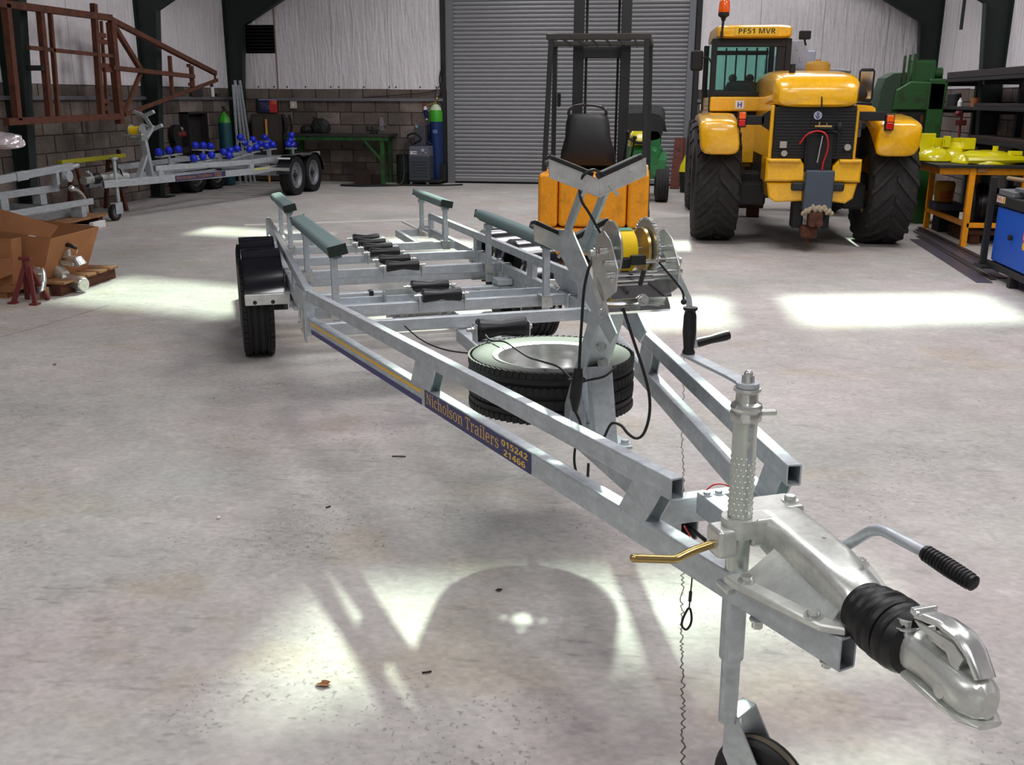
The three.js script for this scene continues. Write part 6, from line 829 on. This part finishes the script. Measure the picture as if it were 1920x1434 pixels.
  const [q, Qc] = at('welding_cable', 'tangle of black welding cable over the welder and trailing across the floor', 'cable', [-4.1, 0, z + 0.6]); Qc('cable', [tube([[-3.8, 0.7, z + 0.3], [-4.0, 0.82, z + 0.4], [-4.2, 0.75, z + 0.5], [-4.25, 0.5, z + 0.6], [-4.22, 0.2, z + 0.72], [-4.3, 0.02, z + 0.9], [-4.9, 0.015, z + 1.1], [-5.3, 0.015, z + 1.0], [-5.1, 0.015, z + 0.85], [-4.3, 0.015, z + 0.8], [-3.5, 0.015, z + 0.7], [-3.2, 0.015, z + 0.5]], 0.016, 6, 90), tube([[-4.1, 0.72, z + 0.45], [-4.2, 0.85, z + 0.45], [-4.05, 0.9, z + 0.45], [-3.95, 0.8, z + 0.45], [-4.1, 0.72, z + 0.45]], 0.02, 6)], mat.cable);
  const [r, Rc] = at('hanging_cable', 'loose black cables hanging down the wall beside the left post of the roller door', 'cable', [-3.65, 1.5, z]); Rc('cable', [tube([[-3.62, 2.1, z + 0.05], [-3.68, 1.85, z + 0.06], [-3.66, 1.6, z + 0.06], [-3.72, 1.5, z + 0.06]], 0.012), tube([[-3.6, 2.0, z + 0.05], [-3.75, 1.65, z + 0.06], [-4.4, 1.56, z + 0.05], [-5.1, 1.51, z + 0.05]], 0.008)], mat.cable);
  const [u, U2] = at('wall_socket', 'white socket box on the back wall right of the roller door', 'socket', [1.0, 1.38, z]); U2('box', b2(0.95, 1.31, z + 0.005, 1.06, 1.42, z + 0.06, 0.008), mat.white);
  const [sc, Sc] = at('scrap_heap', 'dark cardboard scrap on the floor under the green workbench behind the second trailer', 'scrap', [-5.0, 0, z + 0.5]); Sc('carton', [bx(-5.05, 0.12, z + 0.5, 0.3, 0.24, 0.25, 0.004, 0, 0.3), bx(-4.85, 0.07, z + 0.45, 0.25, 0.14, 0.2, 0.004, 0, -0.4)], std({ color: [0.17, 0.11, 0.09], roughness: 0.9 }));
}
{ // leaves and twigs on the floor
  const leafM = std({ color: [0.50, 0.30, 0.18], roughness: 0.9 }), twigM = std({ color: [0.16, 0.13, 0.11], roughness: 0.9 });
  const leaf = (x, z, s, m, lab) => { const t = thing('dead_leaf', lab, 'leaf', [x, 0, z], rnd() * 6); const pos = []; const o = ringPts(1, 11).map(([a, b], i) => [a * s * (i % 2 ? 0.45 : 1), 0.002 + Math.abs(b) * s * 0.3, b * s * 0.55]); for (let i = 0; i < 11; i++) pos.push(0, 0.004, 0, ...o[(i + 1) % 11], ...o[i]); const g = new THREE.BufferGeometry(); g.setAttribute('position', new THREE.Float32BufferAttribute(pos, 3)); g.computeVertexNormals(); M('blade', g, m, t); };
  leaf(-0.785, -2.153, 0.024, leafM, 'curled orange-brown dead leaf on the bright floor in the left foreground'); leaf(-0.399, -2.726, 0.014, twigM, 'small black shrivelled leaf on the floor in the shadow of the spare wheel'); leaf(-3.356, -5.04, 0.02, leafM, 'tiny brown leaf fragment on the floor left of the trailer wheels');
  const twig = (x, z, l, a, lab) => { const t = thing('twig', lab, 'twig', [x, 0, z], a); M('stick', tube([[-l / 2, 0.004, 0], [0, 0.006, 0.004], [l / 2, 0.004, 0]], 0.0028, 5), twigM, t); };
  twig(-1.002, -3.845, 0.06, 0.1, 'thin black twig on the floor left of the lettered sign'); twig(-1.138, -3.278, 0.02, 0.8, 'tiny dark twig on the floor in the left foreground'); twig(-0.527, -2.247, 0.025, 0.4, 'short dark twig at the left edge of the wheel shadow');
  const c = thing('pebble', 'tiny white pebble on the floor left of the trailer shadow', 'pebble', [-1.509, 0, -3.127]); M('stone', sph(0, 0.005, 0, 0.008, 1, 0.7, 1), mat.white, c);
}

// ---------- right side ----------
{ // green punching and shearing press
  const [t, W] = at('metal_press', 'tall green hydraulic metalworking press with three levers on top, behind the telehandler', 'press', [3.3, 0, -13.0]), g = mat.greenPaint;
  W.each('column', [b2(3.42, 0.0, -13.3, 3.62, 1.75, -12.85, 0.02), b2(2.95, 0.0, -13.35, 3.45, 1.1, -12.95, 0.02)], g); W('head', tf(prism([[3.02, 1.38], [3.62, 1.38], [3.64, 1.7], [3.2, 1.72], [3.04, 1.62]], 0.4, 0.015), 0, 0, -13.05), g); W('cylinder_block', [b2(3.24, 1.70, -13.2, 3.50, 1.955, -12.95, 0.012), b2(3.24, 1.955, -13.18, 3.49, 1.97, -12.97, 0.004), cyl([3.5, 1.82, -13.05], [3.6, 1.82, -13.05], 0.065, 0.065, 12)], g);
  W('tank', tf(prism([[2.86, 1.2], [3.1, 1.2], [3.1, 1.82], [3.0, 1.82], [2.9, 1.76], [2.86, 1.6]], 0.4, 0.01), 0, 0, -13.1), std({ color: [0.16, 0.25, 0.18], roughness: 0.6 })); W('tank_top', [b2(2.98, 1.62, -13.2, 3.2, 1.83, -13.0, 0.01)], std({ color: [0.42, 0.50, 0.43], roughness: 0.6 }));
  for (let k = 0; k < 3; k++) W('lever', b2(3.105 + k * 0.058, 1.68, -12.95, 3.135 + k * 0.058, 2.02 + k * 0.012, -12.92, 0.006), g);
  W.each('jaw', [b2(3.08, 1.1, -12.97, 3.4, 1.38, -12.9, 0.01), b2(3.3, 0.7, -12.95, 3.44, 1.0, -12.88, 0.01), cyl([3.2, 1.0, -12.9], [3.2, 1.3, -12.9], 0.05)], mat.dark); W.each('guide_rod', [cyl([3.13, 1.1, -12.88], [3.13, 1.35, -12.88], 0.025), cyl([3.38, 1.12, -12.88], [3.38, 1.32, -12.88], 0.02)], mat.rust); W('side_guard', b2(2.84, 1.05, -12.98, 2.9, 1.32, -12.93, 0.005), mat.orange); W('side_tray', b2(2.72, 1.0, -13.1, 2.88, 1.28, -13.0, 0.01), mat.dark);
}
{ // steel stock rack on the right wall
  const [t, W] = at('stock_rack', 'dark steel stock rack with long shelves along the right wall', 'rack', [4.4, 0, -13]);
  for (const z of [-15.0, -13.3, -11.4, -9.5]) { W('upright', b2(4.62, 0, z - 0.045, 4.70, 1.9, z + 0.045, 0.004), mat.column); for (const y of [1.74, 1.38, 0.98]) W('arm', b2(4.18, y - 0.05, z - 0.03, 4.66, y, z + 0.03, 0.004), mat.darkSteel); }
  W('front_post', cyl([4.19, 0.95, -15.18], [4.19, 1.83, -15.18], 0.02), mat.steelGrey);
  W('top_shelf', [b2(4.15, 1.74, -15.2, 4.62, 1.78, -8.6, 0.004)], mat.darkSteel); W('middle_shelf', [b2(4.12, 1.38, -15.45, 4.62, 1.42, -8.6, 0.004)], mat.darkSteel); W('bottom_shelf', b2(4.15, 0.98, -14.0, 4.62, 1.02, -8.6, 0.004), mat.darkSteel);
  const bars = (n, y, x0, z0, cnt, m, lab, w = 0.04) => { for (let k = 0; k < cnt; k++) { const o = M('steel_bar', rhs([x0 + k * (w + 0.006), y + w / 2, z0 + rr(-0.15, 0.15)], [x0 + k * (w + 0.006), y + w / 2, -8.7], w, w), m); tag(o, ['outermost', 'second', 'third', 'fourth', 'fifth', 'sixth'][k] + ' from the shelf edge: ' + lab, 'steel bar', n); } };
  const darkBar = std({ color: [0.20, 0.17, 0.18], roughness: 0.5, metalness: 0.4 }), brownBar = std({ color: [0.21, 0.15, 0.14], roughness: 0.7, metalness: 0.2 });
  bars('bars on the top shelf of the stock rack', 1.781, 4.2, -14.9, 4, darkBar, 'dark steel bar on the top rack shelf', 0.09); bars('bars on the middle shelf of the stock rack', 1.421, 4.2, -13.6, 5, darkBar, 'dark steel bar on the middle rack shelf', 0.045); bars('bars on the bottom shelf of the stock rack', 1.021, 4.2, -13.5, 6, brownBar, 'brown steel bar on the bottom rack shelf', 0.05);
  const [p, P] = at('paint_tin', 'dark round paint tin on the far end of the middle rack shelf', 'tin', [4.15, 1.42, -14.6]); P('tin', [cyl([4.2, 1.421, -14.5], [4.2, 1.58, -14.5], 0.09, 0.09, 18)], mat.darkSteel); P('lid', cyl([4.2, 1.58, -14.5], [4.2, 1.59, -14.5], 0.085, 0.085, 18), mat.steelGrey);
  const [q, Q2] = at('white_bottle', 'small white bottle on the middle rack shelf right of the paint tin', 'bottle', [4.2, 1.42, -14.2]); Q2('bottle', lathe([[0, 0], [0.03, 0], [0.032, 0.06], [0.012, 0.09], [0.012, 0.11], [0, 0.11]], [4.2, 1.421, -14.2], [0, 1, 0], 14), mat.white);
  const [r, R2] = at('orange_spool', 'small orange-brown spool on the middle rack shelf below the top bars', 'spool', [4.4, 1.42, -13.8]); R2('spool', cyl([4.24, 1.421, -13.72], [4.24, 1.53, -13.72], 0.05, 0.05, 16), std({ color: [0.55, 0.33, 0.12], roughness: 0.6 }));
  const [c, C] = at('red_clamp', 'red clamp hanging below the middle shelf of the rack', 'clamp', [4.15, 1.1, -13.9]); C('frame', [cyl([4.15, 1.38, -13.9], [4.15, 0.95, -13.9], 0.018), b2(4.08, 1.18, -13.92, 4.22, 1.25, -13.88, 0.005), sph(4.1, 1.33, -13.9, 0.04)], mat.darkRed);
  const [h, Hn] = at('hanging_bar', 'short dark bar hanging from the roof near the back right corner', 'bar', [4.1, 2.4, -14.3]); Hn('bar', [b2(4.10, 2.40, -14.32, 4.14, roofY(4.12), -14.29, 0.004)], mat.column);
}
{ // orange-framed table carrying yellow mower decks
  const [t, W] = at('welding_table', 'orange-legged steel table under the yellow castings, right of the telehandler', 'table', [3.6, 0, -11.6]);
  W('top', [b2(3.06, 0.82, -12.5, 4.04, 0.85, -10.82, 0.004)], mat.darkSteel); W('rail', [b2(3.1, 0.75, -10.92, 4.0, 0.82, -10.87, 0.004)], mat.orange); W('rail', b2(3.1, 0.75, -12.45, 3.15, 0.82, -10.9, 0.004), mat.orange);
  for (const [x, z] of [[3.43, -10.88], [3.46, -12.42], [3.98, -10.9], [3.98, -12.42]]) W('leg', b2(x - 0.03, 0, z - 0.03, x + 0.03, 0.82, z + 0.03, 0.004), mat.orange); W('stretcher', b2(3.43, 0.2, -10.91, 3.98, 0.25, -10.85, 0.004), mat.orange); W('stretcher', b2(3.43, 0.2, -12.44, 3.98, 0.25, -12.40, 0.004), mat.orange); W('stretcher', b2(3.43, 0.2, -12.4, 3.48, 0.25, -10.9, 0.004), mat.orange);
  const deck = (lab, P, parts) => { const [d, D] = at('mower_deck', lab, 'mower deck', P, 'yellow mower decks on the welding table'); for (const [n, g] of parts) D(n, g, mat.lime); return D; };
  const bowl = (x, y, z, r, h) => lathe([[0, h * 0.8], [r * 0.2, h], [r * 0.5, h * 0.95], [r * 0.85, h * 0.6], [r * 0.98, h * 0.2], [r, 0], [r * 0.96, 0.004], [r * 0.9, h * 0.2], [0, h * 0.7]], [x, y, z], [0, 1, 0], 28);
  deck('large glossy yellow mower deck at the right end of the steel table', [3.72, 0.85, -11.2], [['shell', bowl(3.66, 0.855, -11.25, 0.34, 0.13)], ['apron', [loft([sect([3.4, 0.89, -11.15], [0, 1, 0], [0, 0, 1], 0.05, 0.2, 14, 3), sect([3.75, 0.90, -11.1], [0, 1, 0], [0, 0, 1], 0.045, 0.2, 14, 3), sect([4.03, 0.90, -11.1], [0, 1, 0], [0, 0, 1], 0.035, 0.12, 14, 3)])]], ['spindle', [cyl([3.75, 0.97, -11.25], [3.75, 1.03, -11.25], 0.03), b2(3.86, 0.94, -11.2, 3.98, 0.985, -11.1, 0.006)]]]);
  deck('ribbed yellow mower deck in the middle of the steel table', [3.42, 0.85, -11.7], [['shell', bowl(3.42, 0.855, -11.75, 0.26, 0.2)], ['rib', [0, 0.35, 0.7].map((a) => tf(bx(0, 0, 0, 0.5, 0.09, 0.012, 0.003), 3.44, 1.05, -11.72, 0, a + 0.2, 0))], ['bracket', [b2(3.5, 0.98, -11.62, 3.62, 1.1, -11.5, 0.006), b2(3.3, 1.0, -11.6, 3.36, 1.12, -11.52, 0.006)]]]);
  deck('smaller yellow mower deck at the left end of the table beside the telehandler tyre', [3.15, 0.85, -12.0], [['shell', bowl(3.2, 0.86, -11.5, 0.19, 0.13)], ['back_plate', [b2(3.06, 0.93, -11.86, 3.28, 1.14, -11.8, 0.01), b2(3.08, 0.853, -11.95, 3.3, 0.96, -11.75, 0.01)]]]);
  const [k, K] = at('scrap_wood', 'small wooden packing block on the steel table edge under the large deck', 'block', [3.5, 0.85, -10.9]); K('block', b2(3.47, 0.78, -10.87, 3.57, 0.83, -10.84, 0.003), mat.wood);
}
{ // under the table
  const [b, B] = at('yellow_bucket', 'dark yellow bucket with an orange patch standing on boxes under the steel table', 'bucket', [3.53, 0.32, -12.25]); B('bucket', lathe([[0, 0], [0.10, 0], [0.115, 0.2], [0.10, 0.235], [0, 0.24]], [3.56, 0.345, -12.2], [0, 1, 0], 20), std({ color: [0.72, 0.52, 0.04], roughness: 0.5 })); B('patch', tf(new THREE.CylinderGeometry(0.1135, 0.107, 0.1, 12, 1, true, -0.7, 1.3), 3.56, 0.43, -12.2), std({ color: [0.70, 0.33, 0.05], roughness: 0.6 }));
  const [c, C] = at('tool_tray', 'grey-blue metal tray with tools under the yellow bucket', 'tray', [3.58, 0, -12.2]); C('tray', [b2(3.44, 0.255, -12.35, 3.74, 0.34, -12.02, 0.006)], std({ color: [0.30, 0.30, 0.38], roughness: 0.5 })); C('box', b2(3.5, 0.0, -12.33, 3.72, 0.25, -12.06, 0.006), mat.dark);
  const [p, P] = at('pallet', 'dark wooden pallet under the gearbox beside the orange table legs', 'pallet', [3.95, 0, -11.45]); for (let k = 0; k < 5; k++) P('board', b2(3.53, 0.10, -11.85 + k * 0.17, 4.5, 0.12, -11.85 + k * 0.17 + 0.13, 0.003), mat.woodDark); for (const x of [3.6, 4.0, 4.4]) P('bearer', b2(x - 0.05, 0, -11.85, x + 0.05, 0.098, -11.05, 0.003), mat.woodDark);
  const [e, Ee] = at('gearbox', 'big dark greasy gearbox casting on the pallet behind the orange table leg', 'gearbox', [3.95, 0.12, -11.5]); const gm = std({ color: [0.085, 0.075, 0.075], roughness: 0.4, metalness: 0.3 });
  Ee('casing', [lathe([[0, 0], [0.2, 0], [0.24, 0.03], [0.24, 0.12], [0.19, 0.16], [0.17, 0.3], [0.2, 0.34], [0.2, 0.42], [0, 0.44]], [3.68, 0.38, -11.5], [1, 0.05, 0.2], 26), b2(3.75, 0.125, -11.75, 4.2, 0.3, -11.3, 0.03)], gm); Ee('flange', [lathe([[0.12, 0], [0.26, 0], [0.26, 0.03], [0.12, 0.03]], [3.72, 0.38, -11.45], [1, 0.05, 0.2], 30), lathe([[0.1, 0], [0.22, 0], [0.22, 0.03], [0.1, 0.03]], [4.02, 0.38, -11.36], [1, 0.05, 0.2], 30)], std({ color: [0.14, 0.13, 0.14], roughness: 0.3, metalness: 0.5 }));
  const [h, H] = at('loose_pipe', 'pale bent pipe lying across the parts behind the blue machine', 'pipe', [4.1, 0.6, -10.4]); H('pipe', rod([[3.75, 0.73, -10.75], [4.02, 0.70, -10.5], [4.06, 0.60, -10.42]], 0.022, 8, 0.06), std({ color: [0.62, 0.52, 0.40], roughness: 0.5 })); H('prop', cyl([3.98, 0, -10.52], [3.98, 0.69, -10.52], 0.025), mat.dark);
}
{ // flat bars on the floor
  const m = std({ color: [0.40, 0.385, 0.44], roughness: 0.4, metalness: 0.5 }), m2 = std({ color: [0.26, 0.24, 0.25], roughness: 0.5, metalness: 0.3 });
  [[2.94, -8.63, 3.06, -11.3, 0.13, 'nearest and palest', m], [3.06, -8.78, 3.16, -11.6, 0.05, 'second from the front', m2], [3.16, -8.86, 3.25, -12.0, 0.09, 'third from the front', m], [3.255, -9.2, 3.31, -12.2, 0.06, 'fourth from the front', m2], [3.34, -9.1, 3.38, -12.4, 0.05, 'farthest and darkest', m2]].forEach(([x0, z0, x1, z1, w, lab, mm], i) => { const o = M('flat_bar', beam([x0, 0.006 + i * 0.0015, z0], [x1, 0.006 + i * 0.0015, z1], w, 0.008, 0.001), mm); tag(o, lab + ' flat steel bar on the floor running beside the right telehandler tyre', 'steel bar', 'flat bars on the floor'); });
}
{ // blue machine at the right edge
  const [t, W] = at('blue_machine', 'bright blue sheet-metal machine body on a dark stand at the right edge of the photo', 'machine', [3.4, 0, -8.3]);
  W('panel', b2(3.08, 0.15, -8.98, 3.13, 0.62, -7.3, 0.012), mat.blue); W('body', b2(3.13, 0.15, -8.95, 3.9, 0.62, -7.3, 0.01), mat.blue); W('bed', b2(3.06, 0.63, -9.02, 3.9, 0.72, -7.3, 0.01), mat.dark);
  W.each('stand', [b2(3.06, 0.09, -9.0, 3.12, 0.14, -7.3, 0.004), b2(3.8, 0.09, -9.0, 3.86, 0.14, -7.3, 0.004)], mat.darkSteel); for (const [x, z] of [[3.09, -8.42], [3.83, -8.42], [3.09, -7.4], [3.83, -7.4]]) W('foot', [b2(x - 0.035, 0.0, z - 0.035, x + 0.035, 0.09, z + 0.035, 0.004)], mat.darkSteel); W.each('corner_post', [b2(3.02, 0.08, -9.08, 3.07, 0.86, -9.03, 0.004), b2(2.99, 0.08, -9.12, 3.1, 0.1, -8.9)], mat.darkSteel);
  W.each('vice_jaw', [b2(3.06, 0.72, -8.95, 3.6, 0.77, -8.6, 0.008), b2(3.1, 0.77, -8.7, 3.8, 0.80, -8.5, 0.005)], mat.steelGrey);
  const lab = canvasTex(128, 48, (c, w, h) => { c.fillStyle = '#d9cfc8'; c.fillRect(0, 0, w, h); c.fillStyle = '#c03a3a'; for (let k = 0; k < 4; k++) c.fillRect(8 + k * 18, 6 + (k % 2) * 14, 12, 20); c.fillStyle = '#d9a11c'; c.fillRect(92, 4, 30, 40); });
  decal('warning_label', 0.2, 0.055, lab, t, [3.058 - 3.4, 0.685, -8.86 + 8.3], [-1, 0, 0]);
  W('knob', [cyl([3.08, 0.4, -8.55], [3.05, 0.4, -8.55], 0.022, 0.022, 14)], mat.dark); const em = canvasTex(96, 160, (c, w, h) => { c.fillStyle = '#1755b8'; c.fillRect(0, 0, w, h); c.fillStyle = '#d4432f'; c.beginPath(); c.arc(50, 60, 40, 0, 7); c.fill(); c.fillStyle = '#e6d9c8'; c.fillRect(26, 40, 50, 40); c.fillStyle = '#e8b21e'; c.beginPath(); c.arc(46, 122, 26, 0, 7); c.fill(); }); decal('sticker', 0.12, 0.2, em, t, [3.078 - 3.4, 0.42, -8.27 + 8.3], [-1, 0, 0]);
}

renderer.render(scene, camera);
